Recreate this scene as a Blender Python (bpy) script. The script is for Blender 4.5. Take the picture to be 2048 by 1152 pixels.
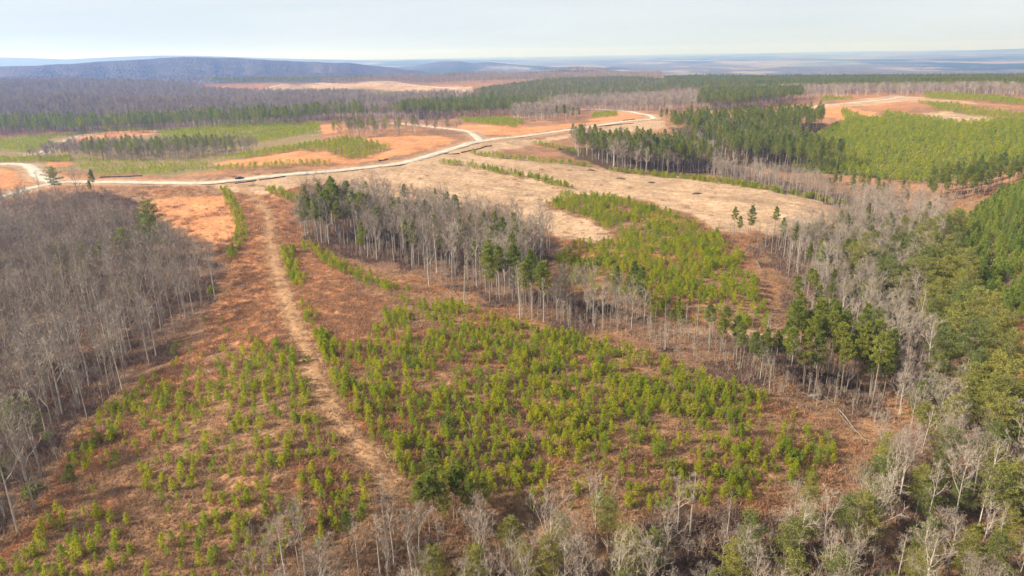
import bpy, math, random
import numpy as np
from mathutils import Vector, Matrix

sc = bpy.context.scene
for _o in list(bpy.data.objects):
    bpy.data.objects.remove(_o)
COL = sc.collection
R = math.radians

# ------------------------------------------------------------------ camera
PW, PH, PF = 2048.0, 1152.0, 1409.0          # photograph size and focal length in its pixels
CAM = np.array([0.0, 0.0, 66.0])             # the drone hovers about 66 m above the plateau
PITCH, ROLL = R(18.45), R(1.0)
_f = np.array([0, math.cos(PITCH), -math.sin(PITCH)])
_u0 = np.array([0, math.sin(PITCH), math.cos(PITCH)])
_r0 = np.array([1.0, 0, 0])
RIGHT = math.cos(ROLL) * _r0 - math.sin(ROLL) * _u0
UP = math.sin(ROLL) * _r0 + math.cos(ROLL) * _u0
cam_d = bpy.data.cameras.new('camera')
cam = bpy.data.objects.new('camera', cam_d)
COL.objects.link(cam)
sc.camera = cam
cam_d.sensor_width = 36.0
cam_d.lens = 36.0 * PF / PW
cam_d.clip_start = 0.5
cam_d.clip_end = 90000.0
cam.matrix_world = Matrix((
    (RIGHT[0], UP[0], -_f[0], CAM[0]), (RIGHT[1], UP[1], -_f[1], CAM[1]),
    (RIGHT[2], UP[2], -_f[2], CAM[2]), (0, 0, 0, 1)))

# ------------------------------------------------------------------ sky, sun, exposure
SUN_EL, SUN_AZ = R(34), R(-104)              # azimuth measured from +Y towards +X: the sun stands to the left, a little behind
world = bpy.data.worlds.new('World')
sc.world = world
world.use_nodes = True
wn, wl = world.node_tree.nodes, world.node_tree.links
wn.clear()
w_out = wn.new('ShaderNodeOutputWorld')
w_bg = wn.new('ShaderNodeBackground')
w_bg.inputs['Strength'].default_value = 0.058
w_sky = wn.new('ShaderNodeTexSky')
w_sky.sky_type = 'NISHITA'
w_sky.sun_disc = False
w_sky.sun_elevation = SUN_EL
w_sky.sun_rotation = SUN_AZ
w_sky.air_density = 1.0
w_sky.dust_density = 2.0
w_sky.ozone_density = 1.5
# thin high overcast veil, streaky, over the blue
w_tc = wn.new('ShaderNodeTexCoord')
w_map = wn.new('ShaderNodeMapping')
w_map.inputs['Scale'].default_value = (1.6, 1.6, 11.0)
w_map.inputs['Rotation'].default_value = (0, R(3), R(20))
w_noise = wn.new('ShaderNodeTexNoise')
w_noise.inputs['Scale'].default_value = 1.7
w_noise.inputs['Detail'].default_value = 5.0
w_noise.inputs['Roughness'].default_value = 0.5
w_ramp = wn.new('ShaderNodeMapRange')
w_ramp.inputs['From Min'].default_value = 0.35
w_ramp.inputs['From Max'].default_value = 0.68
w_ramp.inputs['To Min'].default_value = 0.93
w_ramp.inputs['To Max'].default_value = 0.99
w_mix = wn.new('ShaderNodeMix')
w_mix.data_type = 'RGBA'
w_mix.inputs[7].default_value = (5.3, 5.75, 5.7, 1)
w_map2 = wn.new('ShaderNodeMapping')
w_map2.inputs['Scale'].default_value = (1.1, 1.1, 16.0)
w_map2.inputs['Rotation'].default_value = (R(2), R(-2), R(50))
w_noise2 = wn.new('ShaderNodeTexNoise')
w_noise2.inputs['Scale'].default_value = 1.5
w_noise2.inputs['Detail'].default_value = 6.0
w_veil = wn.new('ShaderNodeValToRGB')
w_veil.color_ramp.elements[0].position = 0.34
w_veil.color_ramp.elements[0].color = (4.70, 5.40, 5.95, 1)
w_veil.color_ramp.elements[1].position = 0.66
w_veil.color_ramp.elements[1].color = (5.65, 6.10, 6.45, 1)
wl.new(w_tc.outputs['Generated'], w_map2.inputs['Vector'])
wl.new(w_map2.outputs['Vector'], w_noise2.inputs['Vector'])
wl.new(w_noise2.outputs['Fac'], w_veil.inputs['Fac'])
wl.new(w_veil.outputs['Color'], w_mix.inputs[7])
wl.new(w_tc.outputs['Generated'], w_map.inputs['Vector'])
wl.new(w_map.outputs['Vector'], w_noise.inputs['Vector'])
wl.new(w_noise.outputs['Fac'], w_ramp.inputs['Value'])
wl.new(w_ramp.outputs['Result'], w_mix.inputs[0])
wl.new(w_sky.outputs['Color'], w_mix.inputs[6])
wl.new(w_mix.outputs[2], w_bg.inputs['Color'])
wl.new(w_bg.outputs['Background'], w_out.inputs['Surface'])

sun_d = bpy.data.lights.new('sun', 'SUN')
sun_d.energy = 4.5
sun_d.angle = R(2.5)
sun_d.color = (1.0, 0.90, 0.76)
sun = bpy.data.objects.new('sun', sun_d)
COL.objects.link(sun)
SUN_DIR = Vector((math.cos(SUN_EL) * math.sin(SUN_AZ), math.cos(SUN_EL) * math.cos(SUN_AZ), math.sin(SUN_EL)))
sun.rotation_euler = SUN_DIR.to_track_quat('Z', 'Y').to_euler()
sun.location = (0, 0, 300)

vs = sc.view_settings
vs.view_transform = 'Standard'
vs.look = 'None'
vs.gamma = 1.0
vs.use_curve_mapping = False
vs.exposure = 1.35
sc.cycles.max_bounces = 5
sc.cycles.diffuse_bounces = 2
sc.cycles.transmission_bounces = 2
sc.cycles.transparent_max_bounces = 4
sc.cycles.volume_bounces = 1
sc.render.film_transparent = False

# ------------------------------------------------------------------ noise, projection
_rs = np.random.RandomState(11)
_TAB = _rs.rand(256, 256)


def vnoise(x, y, s=0):
    x = np.asarray(x, float) + s * 17.31
    y = np.asarray(y, float) + s * 9.77
    xi, yi = np.floor(x).astype(int), np.floor(y).astype(int)
    fx, fy = x - xi, y - yi
    fx = fx * fx * (3 - 2 * fx)
    fy = fy * fy * (3 - 2 * fy)
    a = _TAB[xi & 255, yi & 255]
    b = _TAB[(xi + 1) & 255, yi & 255]
    c = _TAB[xi & 255, (yi + 1) & 255]
    d = _TAB[(xi + 1) & 255, (yi + 1) & 255]
    return (a * (1 - fx) + b * fx) * (1 - fy) + (c * (1 - fx) + d * fx) * fy


def fbm(x, y, s=0, oct=4):
    t, a, n = 0.0, 0.5, 0.0
    for k in range(oct):
        t = t + a * vnoise(x * 2 ** k, y * 2 ** k, s + k * 3)
        n += a
        a *= 0.5
    return t / n


def sstep(a, b, x):
    t = np.clip((x - a) / (b - a), 0, 1)
    return t * t * (3 - 2 * t)


def ray(u, v):
    u, v = np.asarray(u, float), np.asarray(v, float)
    d = (_f[None] + ((u - PW / 2) / PF)[..., None] * RIGHT + ((PH / 2 - v) / PF)[..., None] * UP)
    return d


def project(x, y, z):
    d = np.stack([np.asarray(x, float) - CAM[0], np.asarray(y, float) - CAM[1], np.asarray(z, float) - CAM[2]], -1)
    dep = d @ _f
    dd = np.where(dep > 0.1, dep, 0.1)
    return PW / 2 + PF * (d @ RIGHT) / dd, PH / 2 - PF * (d @ UP) / dd, dep


# ------------------------------------------------------------------ the terrain
# heights surveyed at points seen in the photograph: (column, row, 'z' height or 'r' ground range)
CTRL = [
    (100, 1150, 'z', -6), (500, 1150, 'z', -8), (1000, 1150, 'z', -12), (1500, 1150, 'z', -13), (2000, 1150, 'z', -11),
    (0, 900, 'z', -8), (150, 850, 'z', -5), (300, 750, 'z', -4), (500, 900, 'z', -2), (700, 950, 'z', -3), (900, 900, 'z', -3),
    (1200, 900, 'z', -4), (1500, 880, 'z', -6), (1690, 880, 'z', -10), (1900, 900, 'z', -11),
    (0, 650, 'z', -6), (200, 650, 'z', -6), (430, 600, 'z', -3), (580, 600, 'z', 0), (750, 600, 'z', -1), (950, 600, 'z', -3),
    (1150, 700, 'z', -3), (1300, 720, 'z', -4), (1500, 760, 'z', -6), (1720, 760, 'z', -11), (1800, 650, 'z', -12),
    (1960, 640, 'z', -8), (2040, 700, 'z', -4),
    (100, 500, 'z', -4), (380, 450, 'z', -1), (540, 450, 'z', 1), (650, 470, 'z', -1), (800, 500, 'z', -5), (1000, 550, 'z', -5),
    (1200, 560, 'z', -2), (1400, 560, 'z', -1), (1530, 560, 'z', -3), (1650, 520, 'z', -9), (1800, 480, 'z', -12),
    (1940, 480, 'z', -4), (2040, 420, 'z', 8),
    (0, 385, 'z', 0), (200, 363, 'z', 1), (480, 358, 'z', 2), (700, 338, 'z', 3), (945, 285, 'z', 5), (1170, 254, 'z', 4),
    (1310, 237, 'z', 5), (1000, 350, 'z', 0), (1200, 400, 'z', -1), (1400, 420, 'z', -1), (1650, 430, 'z', -5),
    (1500, 370, 'z', -3), (1300, 350, 'z', -3), (1750, 380, 'z', -9), (1900, 370, 'z', -6),
    (600, 310, 'z', 5), (300, 320, 'z', -2), (80, 320, 'z', 0), (200, 285, 'z', -6), (400, 270, 'z', -3), (780, 290, 'z', 6),
    (650, 260, 'z', 3), (900, 248, 'z', 3), (1600, 300, 'z', -2), (1500, 300, 'z', -4), (1800, 280, 'z', 3), (2040, 260, 'z', 8),
    (1700, 215, 'z', 8), (1800, 195, 'z', 10), (2040, 195, 'z', 12), (1560, 220, 'z', 3),
    (0, 262, 'z', -8), (200, 256, 'z', -10), (400, 246, 'z', -8), (600, 236, 'z', -6),
    (100, 235, 'r', 1150), (100, 200, 'r', 1600), (100, 172, 'r', 2150), (300, 170, 'r', 2200), (450, 195, 'r', 1650),
    (600, 210, 'r', 1250), (300, 215, 'r', 1350), (560, 178, 'r', 1800), (700, 175, 'r', 1750), (900, 185, 'r', 1500),
    (760, 166, 'r', 2100), (830, 195, 'r', 1400), (1000, 225, 'r', 950), (1000, 190, 'r', 1300), (1100, 165, 'r', 1750),
    (1250, 165, 'r', 1750), (1200, 215, 'r', 980), (1300, 190, 'r', 1300), (1400, 195, 'r', 1150), (1500, 186, 'r', 1250),
    (2000, 182, 'r', 1250), (1700, 172, 'r', 1600), (1400, 170, 'r', 1700),
]


def tps_fit(px, py, pz):
    n = len(px)
    d2 = (px[:, None] - px[None]) ** 2 + (py[:, None] - py[None]) ** 2
    K = 0.5 * d2 * np.log(d2 + 1e-9) + np.eye(n) * 2e-4
    P = np.stack([np.ones(n), px, py], 1)
    A = np.zeros((n + 3, n + 3))
    A[:n, :n] = K
    A[:n, n:] = P
    A[n:, :n] = P.T
    return np.linalg.solve(A, np.concatenate([pz, np.zeros(3)]))


_cx, _cy, _cz = [], [], []
for u, v, m, val in CTRL:
    d = ray(np.array([u]), np.array([v]))[0]
    g = math.hypot(d[0], d[1])
    if m == 'z':
        t = (val - CAM[2]) / d[2]
        r, z = t * g, val
    else:
        r = val
        z = CAM[2] + d[2] / g * r
    _cx.append(math.atan2(d[0], d[1]))
    _cy.append(math.log(r))
    _cz.append(z)
for th in (-180, -130, -90, -60, 60, 90, 130, 180):
    for r, z in ((25, -8), (100, -6), (300, -2), (900, 0), (2200, 4)):
        _cx.append(R(th)); _cy.append(math.log(r)); _cz.append(z)
for th in (-40, -20, 0, 20, 40):
    _cx.append(R(th)); _cy.append(math.log(25)); _cz.append(-9)
_cx, _cy, _cz = map(np.array, (_cx, _cy, _cz))
_wt = tps_fit(_cx, _cy * 0.7, _cz)

TH = np.concatenate([np.arange(-180, -48, 4.0), np.arange(-48, 48.001, 0.16), np.arange(52, 180.1, 4.0)])
TH[-1] = 180.0
TH = np.radians(TH)
LR = np.concatenate([np.linspace(math.log(4), math.log(60), 16)[:-1], np.linspace(math.log(60), math.log(600), 330)[:-1],
                     np.linspace(math.log(600), math.log(2500), 110)[:-1], np.linspace(math.log(2500), math.log(30000), 150)])
GT, GL = np.meshgrid(TH, LR, indexing='ij')
GR = np.exp(GL)
GX, GY = GR * np.sin(GT), GR * np.cos(GT)
GZ = np.zeros_like(GX)
_lc = np.clip(GL, math.log(20), math.log(2600)) * 0.7
_n = len(_cx)
for k in range(_n):
    d2 = (GT - _cx[k]) ** 2 + (_lc - _cy[k] * 0.7) ** 2
    GZ += _wt[k] * 0.5 * d2 * np.log(d2 + 1e-9)
GZ += _wt[_n] + _wt[_n + 1] * GT + _wt[_n + 2] * _lc
GZ = np.clip(GZ, -45, 40)
PLAIN = -95.0
# natural relief, growing with distance
GZ += (fbm(GX / 55, GY / 55, 5) - 0.5) * 3.0 * sstep(60, 300, GR)
GZ += (fbm(GX / 7, GY / 7, 8, 3) - 0.5) * 0.9
GZ += (fbm(GX / 1.3, GY / 1.3, 9, 2) - 0.5) * 0.35 * (1 - sstep(150, 400, GR))
# folds of the wooded hillside on the left
_hm = sstep(850, 1150, GR) * (1 - sstep(1900, 2300, GR)) * (1 - sstep(-0.16, -0.06, GT))
GZ += _hm * (np.abs(fbm(GX / 330 + GY / 900, GY / 420, 12, 3) - 0.5) * 2 - 0.3) * 34
_far = sstep(2250, 3400, GR)
GZ = GZ * (1 - _far) + PLAIN * _far
GZ += _far * (fbm(GX / 1500, GY / 1500, 21) - 0.45) * 45


# far ridges: skyline points of the photograph at an assumed distance
def ridge(prof, r0, sig_f, sig_b, rough, seed):
    global GZ
    pu, pv = np.array([p[0] for p in prof], float), np.array([p[1] for p in prof], float)
    d = ray(pu, pv)
    th = np.arctan2(d[:, 0], d[:, 1])
    z = CAM[2] + d[:, 2] / np.hypot(d[:, 0], d[:, 1]) * r0
    crest = np.interp(GT, th, z, left=PLAIN, right=PLAIN)
    crest = crest + (fbm(GT * 38, GT * 7, seed + 2) - 0.5) * rough * 0.30 * sstep(PLAIN, PLAIN + 40, crest)
    gully = (np.abs(fbm(GX / 1300, GY / 1300, seed) - 0.5) * 2)
    dr = GR - r0 + (fbm(GT * 14, GT * 3, seed + 4) - 0.5) * sig_f
    w = np.where(dr < 0, np.exp(-(dr / sig_f) ** 2), np.exp(-(dr / sig_b) ** 2))
    h = PLAIN + (crest - PLAIN) * w - rough * gully * w * (1 - w) * 3.0
    GZ = np.where((crest > PLAIN + 3) & (h > GZ), h, GZ)


ridge([(-900, 140), (-400, 128), (0, 133), (60, 131), (130, 127), (220, 123), (290, 118), (340, 115), (400, 114), (470, 116), (520, 119),
       (600, 123), (700, 127), (760, 133), (820, 139), (900, 150)], 4800, 1300, 900, 44, 31)
ridge([(-900, 150), (-300, 148), (0, 152), (90, 149), (180, 152), (260, 158), (330, 151), (420, 147), (500, 152), (580, 149), (660, 146), (740, 150), (800, 156)], 3700, 520, 420, 20, 33)
ridge([(640, 166), (690, 160), (760, 156), (850, 153), (930, 147), (1000, 149), (1060, 145), (1130, 141), (1200, 143),
       (1260, 152), (1330, 156)], 2750, 420, 300, 10, 36)
ridge([(640, 140), (740, 135), (820, 134), (880, 123), (920, 122), (945, 126), (975, 124), (1010, 127), (1060, 132), (1120, 136),
       (1220, 140)], 7200, 900, 800, 25, 41)
ridge([(-900, 118), (-300, 112), (0, 114), (60, 116), (130, 119), (250, 113), (330, 111), (420, 112), (520, 116), (640, 119), (760, 121),
       (900, 119), (1050, 121), (1150, 124)], 14500, 2500, 2500, 40, 46)
ridge([(1560, 131), (1640, 128), (1720, 122), (1770, 120), (1800, 121), (1815, 130), (1840, 134)], 9500, 1100, 900, 30, 51)
ridge([(1700, 108), (1800, 106), (1900, 103), (2048, 97), (2300, 92), (2800, 90)], 19000, 3800, 3000, 30, 56)


def hgt(x, y):
    x, y = np.asarray(x, float), np.asarray(y, float)
    th = np.arctan2(x, y)
    lr = np.log(np.clip(np.hypot(x, y), 4.01, 29990))
    i = np.clip(np.searchsorted(TH, th) - 1, 0, len(TH) - 2)
    j = np.clip(np.searchsorted(LR, lr) - 1, 0, len(LR) - 2)
    a = (th - TH[i]) / (TH[i + 1] - TH[i])
    b = (lr - LR[j]) / (LR[j + 1] - LR[j])
    return (GZ[i, j] * (1 - a) + GZ[i + 1, j] * a) * (1 - b) + (GZ[i, j + 1] * (1 - a) + GZ[i + 1, j + 1] * a) * b


_SR = np.exp(np.linspace(math.log(40), math.log(25000), 900))


def ground_at(u, v):
    """where the line of sight through a photograph point meets the ground"""
    d = ray(np.atleast_1d(u), np.atleast_1d(v))
    g = np.hypot(d[:, 0], d[:, 1])
    dx, dy, dz = d[:, 0] / g, d[:, 1] / g, d[:, 2] / g
    X, Y = dx[:, None] * _SR, dy[:, None] * _SR
    diff = CAM[2] + dz[:, None] * _SR - hgt(X, Y)
    below = diff < 0
    k = np.where(below.any(1), below.argmax(1), len(_SR) - 1)
    k = np.clip(k, 1, None)
    idx = np.arange(len(k))
    a, b = diff[idx, k - 1], diff[idx, k]
    f = np.clip(a / (a - b + 1e-9), 0, 1)
    r = _SR[k - 1] + (_SR[k] - _SR[k - 1]) * f
    return np.stack([dx * r, dy * r], 1)


def world_poly(pts):
    p = np.array(pts, float)
    return ground_at(p[:, 0], p[:, 1])


def inside(px, py, poly):
    r = np.zeros(px.shape, bool)
    n = len(poly)
    for i in range(n):
        x0, y0 = poly[i]
        x1, y1 = poly[(i + 1) % n]
        if y0 == y1:
            continue
        c = (y0 > py) != (y1 > py)
        r ^= c & (px < (x1 - x0) * (py - y0) / (y1 - y0) + x0)
    return r


def seg_dist(px, py, a, b):
    vx, vy = b[0] - a[0], b[1] - a[1]
    L = vx * vx + vy * vy + 1e-9
    t = np.clip(((px - a[0]) * vx + (py - a[1]) * vy) / L, 0, 1)
    return np.hypot(px - a[0] - t * vx, py - a[1] - t * vy), t


def poly_sd(px, py, poly):
    d = np.full(px.shape, 1e9)
    for i in range(len(poly)):
        d = np.minimum(d, seg_dist(px, py, poly[i], poly[(i + 1) % len(poly)])[0])
    return np.where(inside(px, py, poly), d, -d)


def smooth_line(pts, step):
    """world polyline through points, Catmull-Rom, resampled"""
    P = np.array(pts, float)
    P = np.concatenate([[2 * P[0] - P[1]], P, [2 * P[-1] - P[-2]]])
    out = []
    for i in range(1, len(P) - 2):
        n = max(2, int(np.hypot(*(P[i + 1] - P[i])) / step))
        for k in range(n):
            t = k / n
            out.append(0.5 * (2 * P[i] + (P[i + 1] - P[i - 1]) * t + (2 * P[i - 1] - 5 * P[i] + 4 * P[i + 1] - P[i + 2]) * t * t
                              + (3 * P[i] - P[i - 1] - 3 * P[i + 1] + P[i + 2]) * t ** 3))
    out.append(P[-2])
    return np.array(out)


# ------------------------------------------------------------------ roads (courses read off the photograph)
ROADS = {
    'main': ([(-120, 420), (0, 392), (35, 383), (87, 370), (139, 362), (194, 363), (278, 364), (399, 365), (479, 359), (556, 350),
              (640, 343), (719, 336), (806, 325), (876, 306), (945, 285), (973, 279), (1067, 269), (1171, 254), (1240, 244), (1300, 237)], 3.6),
    'loop': ([(1165, 219), (1190, 218), (1223, 220), (1268, 224), (1296, 229), (1308, 235), (1300, 237.5)], 3.2),
    'spur': ([(765, 246), (806, 247.5), (858, 252.5), (907, 258), (935, 262), (950, 270), (962, 280)], 3.2),
    'west': ([(-80, 327), (0, 326.5), (35, 327), (55, 330), (68, 338), (74, 348), (90, 356), (112, 363)], 4.0),
    'east': ([(1570, 215), (1626, 212), (1695, 206), (1747, 201), (1782, 197), (1806, 193)], 3.6),
    'knoll': ([(40, 312), (85, 303), (111, 293), (132, 281), (163, 270.5), (200, 268)], 2.2),
    'clearing': ([(520, 181), (600, 171), (700, 167.5), (823, 170), (893, 176), (941, 182)], 3.6),
}
ROADW = {}
for k, (pts, w) in ROADS.items():
    ROADW[k] = (smooth_line(world_poly(pts), 4.0), w)
TRACK_PX = [(478, 370), (500, 389), (520, 406), (534, 425), (541, 460), (546, 500), (560, 560), (580, 618), (600, 668), (616, 720),
            (640, 780), (668, 825), (702, 872), (742, 920), (775, 962), (800, 992)]
TRACK = smooth_line(world_poly(TRACK_PX), 1.0)


def line_sd(px, py, line):
    d = np.full(px.shape, 1e9)
    for i in range(len(line) - 1):
        d = np.minimum(d, seg_dist(px, py, line[i], line[i + 1])[0])
    return d


# flatten the ground along the roads and sink it just under them
for k, (ln, w) in ROADW.items():
    lo, hi = ln.min(0) - 40, ln.max(0) + 40
    m = (GX > lo[0]) & (GX < hi[0]) & (GY > lo[1]) & (GY < hi[1])
    d = line_sd(GX[m], GY[m], ln[::2])
    GZ[m] -= (1 - sstep(w + 2, w + 10, d)) * 0.45

# ------------------------------------------------------------------ ground cover
C_BASE = (0.235, 0.128, 0.073)
C_ORANGE = (0.410, 0.190, 0.088)
C_RUST = (0.290, 0.145, 0.075)
C_TAN = (0.335, 0.226, 0.142)
C_PALE = (0.40, 0.29, 0.19)
C_LITTER = (0.160, 0.095, 0.070)
C_DARK = (0.135, 0.088, 0.064)
C_SOIL = (0.26, 0.135, 0.075)
C_SCRUB = (0.105, 0.098, 0.034)
C_CANOPY = (0.062, 0.050, 0.044)  # far canopy, darkened: the shade in gaps between crowns is put into the colour
C_GREENTAN = (0.200, 0.150, 0.075)
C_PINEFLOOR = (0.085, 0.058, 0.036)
# (name, colour, edge softness m, polygon)
ZONES = [
    # the brown scrub round the track and the broomsedge on it
    (C_RUST, 5, [(420, 395), (600, 372), (640, 440), (600, 480), (700, 540), (760, 600), (760, 660), (690, 700), (620, 720), (560, 700), (460, 690),
                 (400, 700), (430, 600), (440, 560), (420, 490)]),
    (C_TAN, 5, [(590, 362), (720, 341), (880, 311), (960, 288), (1110, 274), (1250, 246), (1330, 240), (1330, 258), (1200, 266), (1100, 282),
                (1000, 302), (940, 312), (1000, 345), (1130, 372), (1140, 392), (1085, 404), (1000, 420), (800, 400), (720, 392), (660, 370)]),
    (C_TAN, 5, [(940, 306), (1000, 312), (1170, 332), (1350, 352), (1560, 380), (1695, 408), (1690, 440), (1620, 456), (1500, 468), (1420, 452),
                (1330, 410), (1240, 395), (1140, 385), (1110, 370), (880, 322)]),
    (C_TAN, 4, [(1060, 405), (1150, 432), (1245, 478), (1190, 484), (1110, 470), (1040, 440), (990, 415)]),
    (C_TAN, 4, [(430, 372), (600, 352), (720, 338), (720, 348), (610, 362), (560, 385), (470, 385)]),
    (C_LITTER, 6, [(-500, 600), (-150, 430), (60, 400), (170, 405), (260, 425), (300, 450), (350, 475), (425, 520), (450, 580), (425, 620), (335, 710),
                   (265, 780), (200, 840), (145, 900), (105, 985), (50, 1060), (-20, 1110), (-200, 1160), (-500, 1160)]),
    (C_DARK, 5, [(120, 385), (200, 382), (290, 400), (280, 425), (330, 455), (250, 440), (150, 410)]),
    (C_LITTER, 5, [(580, 430), (640, 405), (720, 405), (850, 425), (960, 445), (1060, 470), (1120, 495), (1110, 525), (1060, 575), (1290, 640), (1400, 668),
                   (1280, 668), (1150, 668), (1000, 615), (850, 565), (700, 510), (610, 484)]),
    (C_LITTER, 4, [(1280, 655), (1400, 680), (1560, 682), (1650, 715), (1740, 765), (1790, 850), (1700, 850), (1600, 812), (1480, 770), (1380, 735), (1290, 692)]),
    (C_LITTER, 6, [(1500, 500), (1560, 470), (1690, 450), (1740, 400), (1850, 430), (1900, 470), (1900, 560), (1990, 660), (2000, 760), (2200, 900),
                   (2200, 1500), (500, 1500), (520, 1180), (620, 1100), (800, 1060), (1010, 1050), (1400, 1060), (1600, 1020), (1750, 940), (1800, 850),
                   (1740, 740), (1640, 690), (1570, 640), (1560, 560)]),
    (C_LITTER, 5, [(1420, 335), (1500, 345), (1700, 395), (1760, 415), (1740, 450), (1690, 420), (1560, 383), (1430, 360)]),
    (C_LITTER, 5, [(1410, 318), (1520, 345), (1640, 385), (1560, 380), (1420, 350)]),
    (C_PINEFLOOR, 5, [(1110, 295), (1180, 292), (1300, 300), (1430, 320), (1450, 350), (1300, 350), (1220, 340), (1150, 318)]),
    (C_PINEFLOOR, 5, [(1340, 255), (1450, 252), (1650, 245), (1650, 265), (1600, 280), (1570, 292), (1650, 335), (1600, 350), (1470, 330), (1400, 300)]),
    (C_SCRUB, 6, [(1600, 345), (1580, 300), (1650, 262), (1700, 240), (1860, 232), (2060, 238), (2200, 250), (2200, 330), (2048, 322), (1900, 362), (1720, 352)]),
    (C_SCRUB, 5, [(1890, 500), (1920, 455), (1990, 395), (2060, 365), (2300, 400), (2300, 640), (2048, 645), (1980, 632), (1930, 580)]),
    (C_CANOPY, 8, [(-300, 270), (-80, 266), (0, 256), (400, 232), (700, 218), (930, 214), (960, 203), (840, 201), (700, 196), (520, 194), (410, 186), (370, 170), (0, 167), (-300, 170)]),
    (C_LITTER, 6, [(-200, 284), (0, 270), (200, 262), (400, 252), (640, 242), (760, 238), (900, 240), (900, 214), (400, 230), (-200, 262)]),
    (C_GREENTAN, 6, [(-80, 288), (0, 276), (320, 254), (520, 246), (640, 241), (650, 262), (640, 290), (500, 312), (430, 342), (330, 352), (150, 345), (-80, 332)]),
    (C_GREENTAN, 6, [(620, 188), (700, 179), (800, 184), (870, 198), (780, 199), (690, 195)]),
    # orange broomsedge fields
    (C_ORANGE, 3.5, [(427, 326), (503, 317), (600, 302), (650, 302), (665, 310), (705, 324), (660, 328), (555, 330), (451, 334)]),
    (C_ORANGE, 3.5, [(700, 278), (789, 272), (893, 274), (912, 281), (860, 300), (800, 310), (754, 322), (685, 328), (700, 318), (790, 298)]),
    (C_ORANGE, 4, [(270, 420), (306, 398), (417, 389), (448, 393), (472, 428), (467, 470), (434, 490), (400, 482), (358, 455), (312, 430)]),
    (C_ORANGE, 4, [(-100, 340), (0, 338), (40, 345), (50, 370), (20, 386), (-100, 415)]),
    (C_ORANGE, 3, [(88, 322), (142, 322), (145, 334), (98, 337)]),
    (C_ORANGE, 4, [(950, 268), (905, 249), (1010, 248), (1060, 254), (1180, 243), (1250, 238), (1285, 238), (1180, 250), (1100, 262), (1000, 273)]),
    (C_ORANGE, 4, [(1225, 222), (1268, 227), (1290, 235), (1235, 242), (1180, 240), (1185, 235), (1235, 230)]),
    (C_ORANGE, 4, [(1625, 216), (1690, 211), (1730, 222), (1780, 236), (1740, 242), (1680, 240), (1630, 228)]),
    (C_RUST, 4, [(1650, 190), (1800, 187), (1900, 197), (1960, 212), (1840, 212), (1810, 225), (1740, 220), (1690, 208), (1660, 200)]),
    (C_TAN, 4, [(1690, 207), (1790, 190), (1835, 194), (1960, 208), (1900, 206), (1810, 203), (1720, 212), (1600, 218), (1570, 216)]),
    (C_ORANGE, 4, [(625, 250), (685, 249), (690, 262), (650, 268)]),
    (C_ORANGE, 4, [(165, 270), (245, 262), (320, 262), (300, 270), (240, 276), (140, 284)]),
    (C_ORANGE, 3, [(1985, 640), (2048, 648), (2300, 690), (2300, 900), (2060, 770), (2010, 720)]),
    (C_TAN, 4, [(1845, 226), (1880, 222), (1990, 232), (1985, 243), (1900, 246), (1850, 238)]),
    (C_TAN, 6, [(400, 186), (520, 184), (560, 172), (640, 165), (760, 164), (945, 173), (940, 188), (900, 196), (860, 190), (780, 180), (680, 180), (560, 188)]),
    (C_PALE, 1.5, [(1862, 229), (1885, 227), (1880, 232)]),
    (C_PALE, 1.5, [(1895, 232), (1925, 234), (1915, 238), (1890, 236)]),
    (C_PALE, 1.5, [(1940, 240), (1960, 240), (1955, 244)]),
    (C_SOIL, 2.5, [(1508, 515), (1535, 510), (1548, 560), (1568, 625), (1545, 632), (1520, 580)]),
    (C_SOIL, 2.0, [(1640, 815), (1668, 815), (1712, 880), (1690, 900), (1660, 860)]),
    (C_RUST, 1.0, [(182, 838), (192, 844), (152, 905), (136, 960), (85, 1040), (30, 1100), (-20, 1150), (-30, 1140), (66, 1030), (118, 955), (140, 895)]),
    (C_TAN, 1.2, [(1420, 655), (1560, 668), (1640, 672), (1560, 680), (1420, 668), (1300, 664)]),
]
N0 = GX.shape
_sw = world_poly([(1000, 316), (1600, 392)])
SWX, SWY = (_sw[1] - _sw[0]) / np.hypot(*(_sw[1] - _sw[0]))
cov = np.empty(N0 + (3,))
cov[:] = C_BASE
n_big = fbm(GX / 26, GY / 26, 61)
n_med = fbm(GX / 6, GY / 6, 64)
for c, f in ((C_RUST, sstep(0.46, 0.62, n_big)), (C_DARK, 0.5 * sstep(0.52, 0.66, n_med)),
             (C_TAN, 0.22 * sstep(0.60, 0.75, fbm(GX / 9, GY / 9, 71)))):
    cov += (np.array(c) - cov) * f[..., None]
# far country: bare hardwood canopy with pine and field patches
farm = sstep(1900, 2500, GR)
cc = np.empty(N0 + (3,))
cc[:] = C_CANOPY
plain = sstep(-30, -60, GZ)                       # the low country: paler, patched with pine and pasture
cc += (np.array((0.105, 0.088, 0.070)) - cc) * plain[..., None]
g1 = sstep(0.52, 0.57, fbm(GX / 800, GY / 1500, 81))
g2 = sstep(0.61, 0.66, fbm(GX / 520, GY / 1000, 85)) * plain
g3 = sstep(0.60, 0.64, fbm(GX / 1600, GY / 2600, 87)) * plain
cc += (np.array((0.026, 0.036, 0.018)) - cc) * (g1 * (0.15 + 0.75 * plain))[..., None]
cc += (np.array((0.15, 0.17, 0.075)) - cc) * (0.6 * g3)[..., None]
cc += (np.array((0.215, 0.18, 0.125)) - cc) * g2[..., None]
cc *= (0.70 + 0.6 * fbm(GX / 120, GY / 120, 88))[..., None]
cov += (cc - cov) * farm[..., None]
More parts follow.
